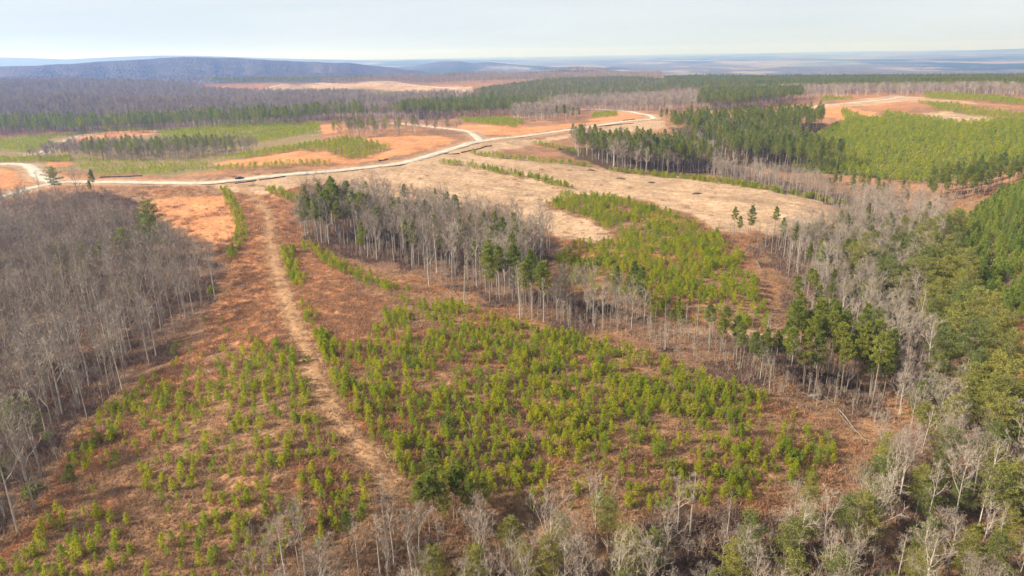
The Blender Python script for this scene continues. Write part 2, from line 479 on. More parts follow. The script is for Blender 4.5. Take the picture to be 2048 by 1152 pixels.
for col, soft, poly in ZONES:
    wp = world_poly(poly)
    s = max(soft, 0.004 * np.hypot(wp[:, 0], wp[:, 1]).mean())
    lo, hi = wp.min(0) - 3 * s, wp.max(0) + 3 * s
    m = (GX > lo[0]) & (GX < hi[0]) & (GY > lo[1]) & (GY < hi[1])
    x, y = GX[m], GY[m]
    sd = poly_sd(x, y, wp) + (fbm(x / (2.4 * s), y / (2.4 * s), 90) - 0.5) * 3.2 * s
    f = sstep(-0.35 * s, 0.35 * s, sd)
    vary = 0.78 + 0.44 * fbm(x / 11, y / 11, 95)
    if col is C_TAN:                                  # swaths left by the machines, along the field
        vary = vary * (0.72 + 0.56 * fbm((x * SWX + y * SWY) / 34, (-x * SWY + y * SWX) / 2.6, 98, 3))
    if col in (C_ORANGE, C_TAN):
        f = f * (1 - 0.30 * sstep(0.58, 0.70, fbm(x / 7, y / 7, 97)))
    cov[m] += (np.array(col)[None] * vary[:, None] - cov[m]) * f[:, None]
# worn verges along the roads and the straw along the track
for k, (ln, w) in ROADW.items():
    lo, hi = ln.min(0) - 30, ln.max(0) + 30
    m = (GX > lo[0]) & (GX < hi[0]) & (GY > lo[1]) & (GY < hi[1])
    d = line_sd(GX[m], GY[m], ln[::2]) + (fbm(GX[m] / 6, GY[m] / 6, 99) - 0.5) * 6
    f = 0.8 * (1 - sstep(w + 1.0, w + 9.0, d))
    cov[m] += (np.array(C_TAN) - cov[m]) * f[:, None]
lo, hi = TRACK.min(0) - 20, TRACK.max(0) + 20
m = (GX > lo[0]) & (GX < hi[0]) & (GY > lo[1]) & (GY < hi[1])
dtr = np.full(N0, 1e3)
dtr[m] = line_sd(GX[m], GY[m], TRACK[::3])
f = 0.8 * (1 - sstep(1.2, 3.6, dtr[m] + (fbm(GX[m] / 3, GY[m] / 3, 101) - 0.5) * 3.0))
cov[m] += (np.array((0.26, 0.165, 0.092)) - cov[m]) * f[:, None]
cov = np.clip(cov, 0.01, 0.6)


def cover_at(x, y):
    th = np.arctan2(x, y)
    lr = np.log(np.hypot(x, y))
    i = np.clip(np.searchsorted(TH, th), 0, len(TH) - 1)
    j = np.clip(np.searchsorted(LR, lr), 0, len(LR) - 1)
    return cov[i, j]


# ------------------------------------------------------------------ materials
def new_mat(name):
    m = bpy.data.materials.new(name)
    m.use_nodes = True
    nt = m.node_tree
    nt.nodes.clear()
    return m, nt.nodes, nt.links


def leaf_mat(name, c1, c2, trans=0.35, island=True, hue=0.0):
    """foliage: diffuse plus translucent, tint drifting from plant to plant and from leaf to leaf"""
    m, n, l = new_mat(name)
    out = n.new('ShaderNodeOutputMaterial')
    oi = n.new('ShaderNodeObjectInfo')
    mix = n.new('ShaderNodeMix'); mix.data_type = 'RGBA'
    mix.inputs[6].default_value = c1 + (1,)
    mix.inputs[7].default_value = c2 + (1,)
    l.new(oi.outputs['Random'], mix.inputs[0])
    col = mix.outputs[2]
    if island:
        g = n.new('ShaderNodeNewGeometry')
        mr = n.new('ShaderNodeMapRange')
        mr.inputs['To Min'].default_value = 0.62
        mr.inputs['To Max'].default_value = 1.38
        l.new(g.outputs['Random Per Island'], mr.inputs['Value'])
        hs = n.new('ShaderNodeHueSaturation')
        l.new(mr.outputs['Result'], hs.inputs['Value'])
        l.new(col, hs.inputs['Color'])
        col = hs.outputs['Color']
    d = n.new('ShaderNodeBsdfDiffuse')
    l.new(col, d.inputs['Color'])
    if trans > 0:
        t = n.new('ShaderNodeBsdfTranslucent')
        l.new(col, t.inputs['Color'])
        ms = n.new('ShaderNodeMixShader')
        ms.inputs[0].default_value = trans
        l.new(d.outputs[0], ms.inputs[1])
        l.new(t.outputs[0], ms.inputs[2])
        l.new(ms.outputs[0], out.inputs['Surface'])
    else:
        l.new(d.outputs[0], out.inputs['Surface'])
    return m


def bark_mat(name, c1, c2, scale=3.0):
    m, n, l = new_mat(name)
    out = n.new('ShaderNodeOutputMaterial')
    d = n.new('ShaderNodeBsdfDiffuse')
    tc = n.new('ShaderNodeTexCoord')
    nz = n.new('ShaderNodeTexNoise')
    nz.inputs['Scale'].default_value = scale
    nz.inputs['Detail'].default_value = 3
    l.new(tc.outputs['Object'], nz.inputs['Vector'])
    oi = n.new('ShaderNodeObjectInfo')
    add = n.new('ShaderNodeMath'); add.operation = 'ADD'
    mul = n.new('ShaderNodeMath'); mul.operation = 'MULTIPLY'; mul.inputs[1].default_value = 0.7
    sub = n.new('ShaderNodeMath'); sub.operation = 'SUBTRACT'; sub.inputs[1].default_value = 0.35; sub.use_clamp = True
    l.new(oi.outputs['Random'], mul.inputs[0])
    l.new(nz.outputs['Fac'], add.inputs[0])
    l.new(mul.outputs[0], add.inputs[1])
    l.new(add.outputs[0], sub.inputs[0])
    mix = n.new('ShaderNodeMix'); mix.data_type = 'RGBA'
    mix.inputs[6].default_value = c1 + (1,)
    mix.inputs[7].default_value = c2 + (1,)
    l.new(sub.outputs[0], mix.inputs[0])
    l.new(mix.outputs[2], d.inputs['Color'])
    l.new(d.outputs[0], out.inputs['Surface'])
    return m


def plain_mat(name, c, rough=0.5, metal=0.0, spec=0.5):
    m, n, l = new_mat(name)
    out = n.new('ShaderNodeOutputMaterial')
    p = n.new('ShaderNodeBsdfPrincipled')
    p.inputs['Roughness'].default_value = rough
    p.inputs['Metallic'].default_value = metal
    p.inputs['Specular IOR Level'].default_value = spec
    nz = n.new('ShaderNodeTexNoise'); nz.inputs['Scale'].default_value = 6
    mr = n.new('ShaderNodeMapRange'); mr.inputs['To Min'].default_value = 0.85; mr.inputs['To Max'].default_value = 1.15
    hs = n.new('ShaderNodeHueSaturation'); hs.inputs['Color'].default_value = c + (1,)
    l.new(nz.outputs['Fac'], mr.inputs['Value'])
    l.new(mr.outputs['Result'], hs.inputs['Value'])
    l.new(hs.outputs['Color'], p.inputs['Base Color'])
    l.new(p.outputs[0], out.inputs['Surface'])
    return m


def ground_mat(name, bump=True):
    m, n, l = new_mat(name)
    out = n.new('ShaderNodeOutputMaterial')
    d = n.new('ShaderNodeBsdfDiffuse')
    at = n.new('ShaderNodeAttribute'); at.attribute_name = 'cover'
    tc = n.new('ShaderNodeTexCoord')
    col = at.outputs['Color']
    fac_list = []
    # (scale per metre, detail, value range, hue drift)
    for sc_, det, lo, hi in ((0.035, 3, 0.85, 1.16), (0.45, 5, 0.66, 1.32), (2.3, 3, 0.72, 1.28)):
        nz = n.new('ShaderNodeTexNoise')
        nz.inputs['Scale'].default_value = sc_
        nz.inputs['Detail'].default_value = det
        nz.inputs['Roughness'].default_value = 0.65
        l.new(tc.outputs['Object'], nz.inputs['Vector'])
        mr = n.new('ShaderNodeMapRange')
        mr.inputs['From Min'].default_value = 0.28
        mr.inputs['From Max'].default_value = 0.72
        mr.inputs['To Min'].default_value = lo
        mr.inputs['To Max'].default_value = hi
        l.new(nz.outputs['Fac'], mr.inputs['Value'])
        hs = n.new('ShaderNodeHueSaturation')
        l.new(col, hs.inputs['Color'])
        l.new(mr.outputs['Result'], hs.inputs['Value'])
        col = hs.outputs['Color']
        fac_list.append(nz.outputs['Fac'])
    # straw-grey dead stalks flecked through everything
    nz = n.new('ShaderNodeTexNoise'); nz.inputs['Scale'].default_value = 0.9; nz.inputs['Detail'].default_value = 6
    nz.inputs['Roughness'].default_value = 0.75
    l.new(tc.outputs['Object'], nz.inputs['Vector'])
    mr = n.new('ShaderNodeMapRange'); mr.inputs['From Min'].default_value = 0.56; mr.inputs['From Max'].default_value = 0.72
    mr.inputs['To Max'].default_value = 0.55
    l.new(nz.outputs['Fac'], mr.inputs['Value'])
    mx = n.new('ShaderNodeMix'); mx.data_type = 'RGBA'
    mx.inputs[7].default_value = (0.27, 0.20, 0.14, 1)
    l.new(mr.outputs['Result'], mx.inputs[0])
    l.new(col, mx.inputs[6])
    # dark and pale crowns of the far woods
    fw = n.new('ShaderNodeAttribute'); fw.attribute_name = 'faraway'
    nzf = n.new('ShaderNodeTexNoise'); nzf.inputs['Scale'].default_value = 0.022; nzf.inputs['Detail'].default_value = 5
    nzf.inputs['Roughness'].default_value = 0.7
    l.new(tc.outputs['Object'], nzf.inputs['Vector'])
    mrf = n.new('ShaderNodeMapRange'); mrf.inputs['From Min'].default_value = 0.32; mrf.inputs['From Max'].default_value = 0.68
    mrf.inputs['To Min'].default_value = 0.35; mrf.inputs['To Max'].default_value = 1.75
    l.new(nzf.outputs['Fac'], mrf.inputs['Value'])
    hsf = n.new('ShaderNodeHueSaturation')
    l.new(fw.outputs['Fac'], hsf.inputs['Fac'])
    l.new(mrf.outputs['Result'], hsf.inputs['Value'])
    l.new(mx.outputs[2], hsf.inputs['Color'])
    l.new(hsf.outputs['Color'], d.inputs['Color'])
    if bump:
        bp = n.new('ShaderNodeBump'); bp.inputs['Strength'].default_value = 0.9; bp.inputs['Distance'].default_value = 0.55
        l.new(fac_list[1], bp.inputs['Height'])
        # tree-crown relief of the far woods
        nf = n.new('ShaderNodeTexVoronoi'); nf.inputs['Scale'].default_value = 0.07
        l.new(tc.outputs['Object'], nf.inputs['Vector'])
        fm = n.new('ShaderNodeAttribute'); fm.attribute_name = 'faraway'
        b2 = n.new('ShaderNodeBump'); b2.inputs['Distance'].default_value = 9.0
        b2.invert = True
        l.new(fm.outputs['Fac'], b2.inputs['Strength'])
        l.new(nf.outputs['Distance'], b2.inputs['Height'])
        l.new(bp.outputs['Normal'], b2.inputs['Normal'])
        l.new(b2.outputs['Normal'], d.inputs['Normal'])
    l.new(d.outputs[0], out.inputs['Surface'])
    return m


def road_mat(name, c, dark):
    m, n, l = new_mat(name)
    out = n.new('ShaderNodeOutputMaterial')
    d = n.new('ShaderNodeBsdfDiffuse')
    tc = n.new('ShaderNodeTexCoord')
    at = n.new('ShaderNodeAttribute'); at.attribute_name = 'edge'      # 0 on the crown of the road, 1 at its verge
    nz = n.new('ShaderNodeTexNoise'); nz.inputs['Scale'].default_value = 0.35; nz.inputs['Detail'].default_value = 6
    l.new(tc.outputs['Object'], nz.inputs['Vector'])
    mr = n.new('ShaderNodeMapRange'); mr.inputs['From Min'].default_value = 0.3; mr.inputs['From Max'].default_value = 0.7
    mr.inputs['To Min'].default_value = 0.75; mr.inputs['To Max'].default_value = 1.2
    l.new(nz.outputs['Fac'], mr.inputs['Value'])
    mx = n.new('ShaderNodeMix'); mx.data_type = 'RGBA'
    mx.inputs[6].default_value = c + (1,)
    mx.inputs[7].default_value = dark + (1,)
    l.new(at.outputs['Fac'], mx.inputs[0])
    hs = n.new('ShaderNodeHueSaturation')
    l.new(mx.outputs[2], hs.inputs['Color'])
    l.new(mr.outputs['Result'], hs.inputs['Value'])
    l.new(hs.outputs['Color'], d.inputs['Color'])
    bp = n.new('ShaderNodeBump'); bp.inputs['Strength'].default_value = 0.5; bp.inputs['Distance'].default_value = 0.2
    l.new(nz.outputs['Fac'], bp.inputs['Height'])
    l.new(bp.outputs['Normal'], d.inputs['Normal'])
    l.new(d.outputs[0], out.inputs['Surface'])
    return m


M_GROUND = ground_mat('ground_cover')
M_ROAD = road_mat('gravel', (0.41, 0.365, 0.305), (0.34, 0.265, 0.19))
M_TRACK = road_mat('worn_straw', (0.285, 0.168, 0.092), (0.235, 0.132, 0.074))
M_BARK = bark_mat('pale_bark', (0.215, 0.18, 0.15), (0.44, 0.39, 0.335))
M_TWIG = bark_mat('twigs', (0.178, 0.137, 0.105), (0.365, 0.305, 0.245), 0.6)
M_PBARK = bark_mat('pine_bark', (0.12, 0.092, 0.07), (0.25, 0.205, 0.165))
M_DEAD = bark_mat('dead_wood', (0.13, 0.103, 0.082), (0.31, 0.265, 0.215))
M_SAP = leaf_mat('young_needles', (0.420, 0.400, 0.030), (0.210, 0.290, 0.032), 0.58)
M_PINE = leaf_mat('pine_needles', (0.262, 0.270, 0.052), (0.150, 0.190, 0.046), 0.56)
M_MID = leaf_mat('plantation_needles', (0.300, 0.325, 0.056), (0.170, 0.235, 0.052), 0.55)
M_HEM = leaf_mat('olive_needles', (0.305, 0.285, 0.070), (0.165, 0.195, 0.062), 0.52)
M_TUFT = {'orange': leaf_mat('broomsedge', (0.52, 0.240, 0.100), (0.42, 0.210, 0.105), 0.48),
          'straw': leaf_mat('straw_grass', (0.48, 0.33, 0.185), (0.38, 0.25, 0.14), 0.48),
          'leaf': leaf_mat('leaf_litter', (0.235, 0.155, 0.112), (0.155, 0.105, 0.082), 0.25),
          'brown': leaf_mat('dead_bramble', (0.37, 0.220, 0.130), (0.22, 0.138, 0.092), 0.38)}


# ------------------------------------------------------------------ mesh helpers
class MB:
    def __init__(s):
        s.v, s.f, s.m = [], [], []

    def tri(s, a, b, c, m=0):
        k = len(s.v)
        s.v += [a, b, c]
        s.f.append((k, k + 1, k + 2)); s.m.append(m)

    def tube(s, pts, rads, n=4, m=0):
        base = len(s.v)
        for i, p in enumerate(pts):
            d = (pts[min(i + 1, len(pts) - 1)] - pts[max(i - 1, 0)])
            d = d.normalized() if d.length > 1e-9 else Vector((0, 0, 1))
            a = d.cross(Vector((0.31, 0.95, 0.05))).normalized()
            b = d.cross(a)
            for k in range(n):
                t = 2 * math.pi * k / n
                s.v.append(p + (a * math.cos(t) + b * math.sin(t)) * rads[i])
        for i in range(len(pts) - 1):
            for k in range(n):
                s.f.append((base + i * n + k, base + i * n + (k + 1) % n, base + (i + 1) * n + (k + 1) % n, base + (i + 1) * n + k))
                s.m.append(m)

    def box(s, lo, hi, m=0):
        k = len(s.v)
        for z in (lo[2], hi[2]):
            for x, y in ((lo[0], lo[1]), (hi[0], lo[1]), (hi[0], hi[1]), (lo[0], hi[1])):
                s.v.append(Vector((x, y, z)))
        for q in ((0, 3, 2, 1), (4, 5, 6, 7), (0, 1, 5, 4), (1, 2, 6, 5), (2, 3, 7, 6), (3, 0, 4, 7)):
            s.f.append(tuple(k + i for i in q)); s.m.append(m)

    def mesh(s, name, mats, only=None):
        fs = [f for f, m in zip(s.f, s.m) if only is None or m == only]
        ms = [0 if only is not None else m for m in s.m if only is None or m == only]
        used = sorted({i for f in fs for i in f})
        mp = {i: j for j, i in enumerate(used)}
        me = bpy.data.meshes.new(name)
        me.from_pydata([tuple(s.v[i]) for i in used], [], [tuple(mp[i] for i in f) for f in fs])
        for mt in mats:
            me.materials.append(mt)
        me.polygons.foreach_set('material_index', ms)
        return me


def tag(o, label=None, cat=None, group=None, kind=None):
    if label: o['label'] = label
    if cat: o['category'] = cat
    if group: o['group'] = group
    if kind: o['kind'] = kind
    return o


def link(name, me, parent=None, loc=None):
    o = bpy.data.objects.new(name, me)
    COL.objects.link(o)
    if parent: o.parent = parent
    if loc is not None: o.location = loc
    return o


rnd = random.Random(5)


def rv(a=1.0):
    while True:
        v = Vector((rnd.uniform(-1, 1), rnd.uniform(-1, 1), rnd.uniform(-1, 1)))
        if 0.02 < v.length < 1:
            return v.normalized() * a


# ------------------------------------------------------------------ plants
def twig(mb, p, d, L, w):
    s = d.cross(rv()).normalized() * w
    mb.tri(p - s, p + s, p + d * L, 1)


def limb(mb, p, d, L, r, lev, dens):
    n = 3 if lev == 1 else 2
    pts, q, dd = [p.copy()], p.copy(), d.copy()
    for i in range(n):
        dd = (dd + rv(0.18) + Vector((0, 0, 0.16))).normalized()
        q = q + dd * (L / n)
        pts.append(q.copy())
    rads = [r * (1 - 0.8 * i / n) for i in range(n + 1)]
    mb.tube(pts, rads, 4 if lev == 1 else 3, 0 if lev == 1 else 1)
    kids = {1: 5, 2: 5}[lev]
    for k in range(int(kids * dens)):
        t = rnd.uniform(0.25, 1.0) * n
        i = min(int(t), n - 1)
        pp = pts[i].lerp(pts[i + 1], t - i)
        cd = ((pts[i + 1] - pts[i]).normalized() * 0.75 + rv(0.75) + Vector((0, 0, 0.22))).normalized()
        if lev == 1:
            limb(mb, pp, cd, L * rnd.uniform(0.35, 0.6), r * 0.48, 2, dens)
        else:
            l2 = L * rnd.uniform(0.45, 0.8)
            twig(mb, pp, cd, l2, 0.030)
            for _ in range(3):
                twig(mb, pp + cd * l2 * rnd.uniform(0.2, 0.7), (cd + rv(0.8)).normalized(), l2 * 0.6, 0.020)


def bare_tree(H, dens=1.0, limbs=11, spread=0.36, low=0.42):
    mb = MB()
    n = 8
    pts, rads = [], []
    lean = rv(0.02)
    p = Vector((0, 0, -0.4))
    for i in range(n + 1):
        t = i / n
        pts.append(Vector((math.sin(t * 5 + lean.x * 90) * H * 0.008 + lean.x * t * H, math.cos(t * 4 + lean.y * 70) * H * 0.008 + lean.y * t * H,
                           -0.4 + t * H * 0.9)))
        rads.append(H * 0.0105 * (1 - 0.86 * t) + 0.012)
    mb.tube(pts, rads, 5, 0)
    az = rnd.uniform(0, 6)
    for k in range(limbs):
        t = low + (0.97 - low) * (k + rnd.random()) / limbs
        i = min(int(t * n), n - 1)
        q = pts[i].lerp(pts[i + 1], t * n - i)
        az += 2.4 + rnd.uniform(-0.4, 0.4)
        el = R(rnd.uniform(28, 55) + 18 * t)
        d = Vector((math.cos(az) * math.cos(el), math.sin(az) * math.cos(el), math.sin(el)))
        L = H * spread * (1.25 - 0.85 * t) * rnd.uniform(0.75, 1.2)
        limb(mb, q, d, L, rads[i] * 0.62, 1, dens)
    return mb


def bare_far(H):
    """the same tree for the distance: trunk, a few limbs and coarse twigs"""
    mb = MB()
    mb.tube([Vector((0, 0, -0.5)), Vector((0.1, 0, H * 0.45)), Vector((0.15, 0.1, H * 0.85))], [H * 0.012, H * 0.009, 0.05], 3, 0)
    for k in range(70):
        t = rnd.uniform(0.4, 0.98)
        p = Vector((0.1, 0.05, H * t * 0.9))
        az = rnd.uniform(0, 6.28)
        el = R(rnd.uniform(20, 75))
        d = Vector((math.cos(az) * math.cos(el), math.sin(az) * math.cos(el), math.sin(el)))
        L = H * 0.34 * (1.2 - 0.8 * t) * rnd.uniform(0.6, 1.2)
        twig(mb, p, d, L, 0.09)
        for _ in range(3):
            twig(mb, p + d * L * rnd.uniform(0.4, 0.9), (d + rv(0.9)).normalized(), L * 0.55, 0.07)
    return mb


def needles(mb, p, d, L, w, n, m=1):
    for _ in range(n):
        v = (d * 0.7 + rv(1.0)).normalized() * L * rnd.uniform(0.7, 1.25)
        s = v.cross(rv()).normalized() * w
        mb.tri(p, p + v + s, p + v - s, m)


def pine_tree(H, crown=0.42, rad=2.2, nb=30, nn=12):
    mb = MB()
    ph = rnd.uniform(0, 6)
    path = lambda z: Vector((math.sin(z * 0.21 + ph) * 0.14, math.cos(z * 0.17 + ph) * 0.14, z))
    zs = [-0.5, H * 0.2, H * 0.4, H * 0.6, H * 0.8, H * 0.97]
    r0 = H * 0.0085
    mb.tube([path(z) for z in zs], [r0 * (1.1 - 0.95 * z / H) + 0.01 for z in zs], 5, 0)
    az = rnd.uniform(0, 6)
    for k in range(nb):
        t = (k + rnd.random()) / nb
        z = H * (1 - crown) + H * crown * t * 0.97
        az += 2.4 + rnd.uniform(-0.5, 0.5)
        prof = (0.55 + 0.75 * t) if t < 0.45 else (0.9 - 0.75 * (t - 0.45) / 0.55)
        L = rad * prof * rnd.uniform(0.45, 1.25)
        el = R(rnd.uniform(-8, 25) + 38 * t)
        d = Vector((math.cos(az) * math.cos(el), math.sin(az) * math.cos(el), math.sin(el)))
        p = path(z)
        mb.tube([p, p + d * L], [0.045, 0.012], 3, 0)
        for s in ((0.5, 0.75, 1.0) if L > 1.0 else (0.7, 1.0)):
            q = p + d * L * s + rv(0.22)
            needles(mb, q, (d + Vector((0, 0, 0.5))).normalized(), 0.62, 0.085, nn)
            sd = d.cross(Vector((0, 0, 1))).normalized() * rnd.choice((-1, 1)) * L * 0.28
            for sg in (1, -0.8):
                needles(mb, q + sd * sg, (d + sd.normalized() * 0.5 * sg).normalized(), 0.58, 0.085, int(nn * 0.75))
    needles(mb, path(H * 0.97), Vector((0, 0, 1)), 0.55, 0.08, nn)
    # a few dead stubs on the clear bole
    for k in range(6):
        z = H * rnd.uniform(0.25, 1 - crown)
        a = rnd.uniform(0, 6.28)
        d = Vector((math.cos(a), math.sin(a), 0.1))
        mb.tube([path(z), path(z) + d * rnd.uniform(0.4, 1.2)], [0.025, 0.008], 3, 0)
    return mb


def pine_far(H, crown=0.45, rad=2.0):
    mb = MB()
    mb.tube([Vector((0, 0, -0.5)), Vector((0, 0, H * 0.9))], [H * 0.009, 0.05], 3, 0)
    for k in range(105):
        t = rnd.random()
        a = rnd.uniform(0, 6.28)
        prof = (0.55 + 0.75 * t) if t < 0.45 else (0.9 - 0.8 * (t - 0.45) / 0.55)
        rr = rad * prof * rnd.uniform(0.35, 1.0)
        p = Vector((math.cos(a) * rr, math.sin(a) * rr, H * (1 - crown) + H * crown * t))
        needles(mb, p, Vector((math.cos(a) * 0.4, math.sin(a) * 0.4, 0.7)), 0.75, 0.17, 6)
    return mb


def young_pine(H, wide=0.26, nw=8, nb=5, nn=7, nl=None):
    mb = MB()
    nl = nl or 0.09 * H + 0.13
    bend = rv(0.04)
    path = lambda t: Vector((bend.x * t * t * H, bend.y * t * t * H, t * H))
    mb.tube([Vector((0, 0, -0.15)), path(0.5), path(0.98)], [0.012 * H, 0.008 * H, 0.003 * H], 3, 0)
    for i in range(nw):
        t = 0.05 + 0.86 * i / (nw - 1)
        L = H * wide * (1.12 - 1.0 * max(0, t - 0.12) / 0.88) * (0.8 if i == 0 else 1.0) * rnd.uniform(0.85, 1.15)
        a0 = rnd.uniform(0, 6.28)
        k_len = nl * (1.1 - 0.5 * t)
        for k in range(nb):
            if rnd.random() < 0.13:
                continue
            a = a0 + 6.28 * k / nb + rnd.uniform(-0.4, 0.4)
            el = R(rnd.uniform(22, 48))
            d = Vector((math.cos(a) * math.cos(el), math.sin(a) * math.cos(el), math.sin(el)))
            l2 = L * rnd.uniform(0.55, 1.25)
            p = path(t)
            up = (d + Vector((0, 0, 0.8))).normalized()
            for f in ((0.5, 1.0) if H < 4 else (0.4, 0.7, 1.0)):
                needles(mb, p + d * l2 * f + rv(0.02 * H), up, k_len, 0.055 if H < 4 else 0.075, nn if f == 1.0 else nn - 2)
    needles(mb, path(0.93), Vector((0, 0, 1)), 0.11 * H if H < 4 else 0.06 * H, 0.04, nn + 3)
    return mb


def young_far(H, wide=0.27):
    mb = MB()
    mb.tube([Vector((0, 0, -0.2)), Vector((0, 0, H * 0.9))], [0.05, 0.02], 3, 0)
    for k in range(18):
        t = 0.08 + 0.86 * k / 17
        L = H * wide * (1.0 - 0.8 * max(0, t - 0.18) / 0.82)
        a = k * 2.4 + rnd.uniform(-0.4, 0.4)
        p = Vector((math.cos(a) * L * 0.7, math.sin(a) * L * 0.7, t * H + L * 0.4))
        needles(mb, p, Vector((math.cos(a) * 0.4, math.sin(a) * 0.4, 0.9)), 0.15 * H, 0.13, 4)
    needles(mb, Vector((0, 0, H * 0.92)), Vector((0, 0, 1)), 0.14 * H, 0.08, 4)
    return mb


def layered_tree(H, base=0.28, rad=4.4, nb=58):
    """broad evergreen with feathery, nearly level boughs and a rounded, ragged top"""
    mb = MB()
    mb.tube([Vector((0, 0, -0.5)), Vector((0.08, 0.05, H * 0.35)), Vector((0, 0.1, H * 0.7)), Vector((0, 0, H * 0.95))],
            [H * 0.012, H * 0.009, H * 0.005, 0.02], 5, 0)
    a = rnd.uniform(0, 6.28)
    for k in range(nb):
        t = min(0.98, (k + rnd.uniform(-1.2, 1.2)) / nb)
        t = max(0.0, t)
        z = H * (base + (1 - base) * t * 0.97)
        rr = rad * (1 - t) ** 0.5 * (0.62 + 0.38 * min(1, t * 4)) + 0.25
        a += 2.4 + rnd.uniform(-0.6, 0.6)
        L = rr * rnd.uniform(0.45, 1.2)
        el = R(rnd.uniform(-2, 20) + 26 * t)
        d = Vector((math.cos(a) * math.cos(el), math.sin(a) * math.cos(el), math.sin(el)))
        side = Vector((-math.sin(a), math.cos(a), 0))
        p = Vector((0, 0, z))
        mb.tube([p, p + d * L * 0.9], [0.05, 0.012], 3, 0)
        s = max(0.3, L * 0.2)
        while s <= L:
            q = p + d * s - Vector((0, 0, 0.03 * s * s / max(L, 1)))
            for sg in (-1, 1):
                for _ in range(2):
                    q2 = q + side * sg * rnd.uniform(0.02, 0.36) * L * (1.15 - s / L) + d * rnd.uniform(0, 0.3) + Vector((0, 0, rnd.uniform(-0.05, 0.18)))
                    needles(mb, q2, (d * 0.8 + side * sg * 0.7 + Vector((0, 0, 0.35))).normalized(), 0.46, 0.062, 4)
            s += 0.42
        needles(mb, p + d * L, (d + Vector((0, 0, 0.3))).normalized(), 0.5, 0.06, 5)
    needles(mb, Vector((0, 0, H * 0.94)), Vector((0, 0, 1)), 0.6, 0.06, 10)
    return mb


def dead_trunk(H):
    mb = MB()
    ln = rv(0.06)
    pts = [Vector((ln.x * t * H, ln.y * t * H, -0.3 + t * H)) for t in (0, 0.35, 0.7, 1.0)]
    mb.tube(pts, [H * 0.006 + 0.03, H * 0.005 + 0.025, H * 0.004 + 0.015, 0.015], 5, 0)
    for k in range(8):
        t = rnd.uniform(0.4, 0.98)
        p = pts[0].lerp(pts[3], t)
        a = rnd.uniform(0, 6.28)
        d = Vector((math.cos(a), math.sin(a), rnd.uniform(0.2, 1.2))).normalized()
        L = rnd.uniform(0.5, 2.2) * (1.2 - t * 0.6)
        mb.tube([p, p + d * L], [0.03, 0.008], 3, 0)
        for _ in range(3):
            q = p + d * L * rnd.uniform(0.4, 1)
            s = d.cross(rv()).normalized() * 0.02
            mb.tri(q - s, q + s, q + (d + rv(0.9)).normalized() * L * 0.5, 0)
    return mb


def grass_tuft(h, n, w):
    mb = MB()
    for k in range(n):
        a = rnd.uniform(0, 6.28)
        r = rnd.uniform(0, 0.22)
        p = Vector((math.cos(a) * r, math.sin(a) * r, -0.04))
        d = Vector((math.cos(a) * 0.35, math.sin(a) * 0.35, 1)) + rv(0.35)
        s = d.cross(rv()).normalized() * w
        mb.tri(p - s, p + s, p + d.normalized() * h * rnd.uniform(0.6, 1.1), 0)
    return mb


def bramble(r, n):
    mb = MB()
    for k in range(n):
        p = Vector((rnd.uniform(-r, r), rnd.uniform(-r, r), rnd.uniform(0, 0.25)))
        d = (rv() + Vector((0, 0, 0.9))).normalized()
        s = d.cross(rv()).normalized() * 0.05
        L = rnd.uniform(0.4, 0.9)
        mb.tri(p - s, p + s, p + d * L, 0)
    return mb


def shrub(H, n=70):
    mb = MB()
    mb.tube([Vector((0, 0, -0.1)), Vector((0, 0, H * 0.6))], [0.05, 0.02], 3, 0)
    for k in range(n):
        d = rv()
        d.z = abs(d.z)
        p = Vector((d.x * H * 0.55, d.y * H * 0.55, 0.15 * H + d.z * H * 0.75)) * rnd.uniform(0.55, 1)
        needles(mb, p, d, 0.28, 0.12, 4)
    return mb


# kind -> (prototypes near, prototypes far, native height, materials, part names)
KINDS = {}


def make_kind(kind, near, far, mats, parts):
    KINDS[kind] = dict(near=near, far=far, mats=mats, parts=parts)


make_kind('bare_tree', [(bare_tree(18, 1.0, 11, 0.36, 0.42), 18), (bare_tree(18, 1.0, 9, 0.30, 0.50), 18), (bare_tree(18, 1.1, 12, 0.42, 0.36), 18),
                        (bare_tree(17, 0.9, 8, 0.26, 0.55), 17), (bare_tree(18, 1.0, 10, 0.34, 0.46), 18), (bare_tree(19, 1.15, 12, 0.38, 0.40), 19),
                        (bare_tree(16, 0.85, 7, 0.24, 0.5), 16)],
          [(bare_far(18), 18), (bare_far(18), 18), (bare_far(17), 17)], [M_BARK, M_TWIG], ['trunk', 'crown'])
make_kind('pine_tree', [(pine_tree(20, 0.46, 2.9, 32), 20), (pine_tree(20, 0.38, 2.6, 28), 20), (pine_tree(20, 0.54, 3.2, 38), 20),
                        (pine_tree(19, 0.36, 2.8, 26), 19), (pine_tree(20, 0.45, 3.1, 34), 20)],
          [(pine_far(20, 0.48, 2.7), 20), (pine_far(20, 0.40, 2.6), 20), (pine_far(19, 0.55, 3.0), 19)], [M_PBARK, M_PINE], ['trunk', 'crown'])
make_kind('young_pine', [(young_pine(3.0, 0.30), 3), (young_pine(3.0, 0.25, 9), 3), (young_pine(3.0, 0.36, 7), 3), (young_pine(2.8, 0.28, 7, 4), 2.8),
                         (young_pine(3.0, 0.23, 8), 3), (young_pine(2.6, 0.40, 6, 6), 2.6), (young_pine(3.0, 0.33, 9, 6), 3), (young_pine(2.8, 0.27, 8, 4), 2.8)],
          [(young_far(3.0, 0.30), 3), (young_far(3.0, 0.36), 3), (young_far(3.0, 0.27), 3)], [M_PBARK, M_SAP], None)
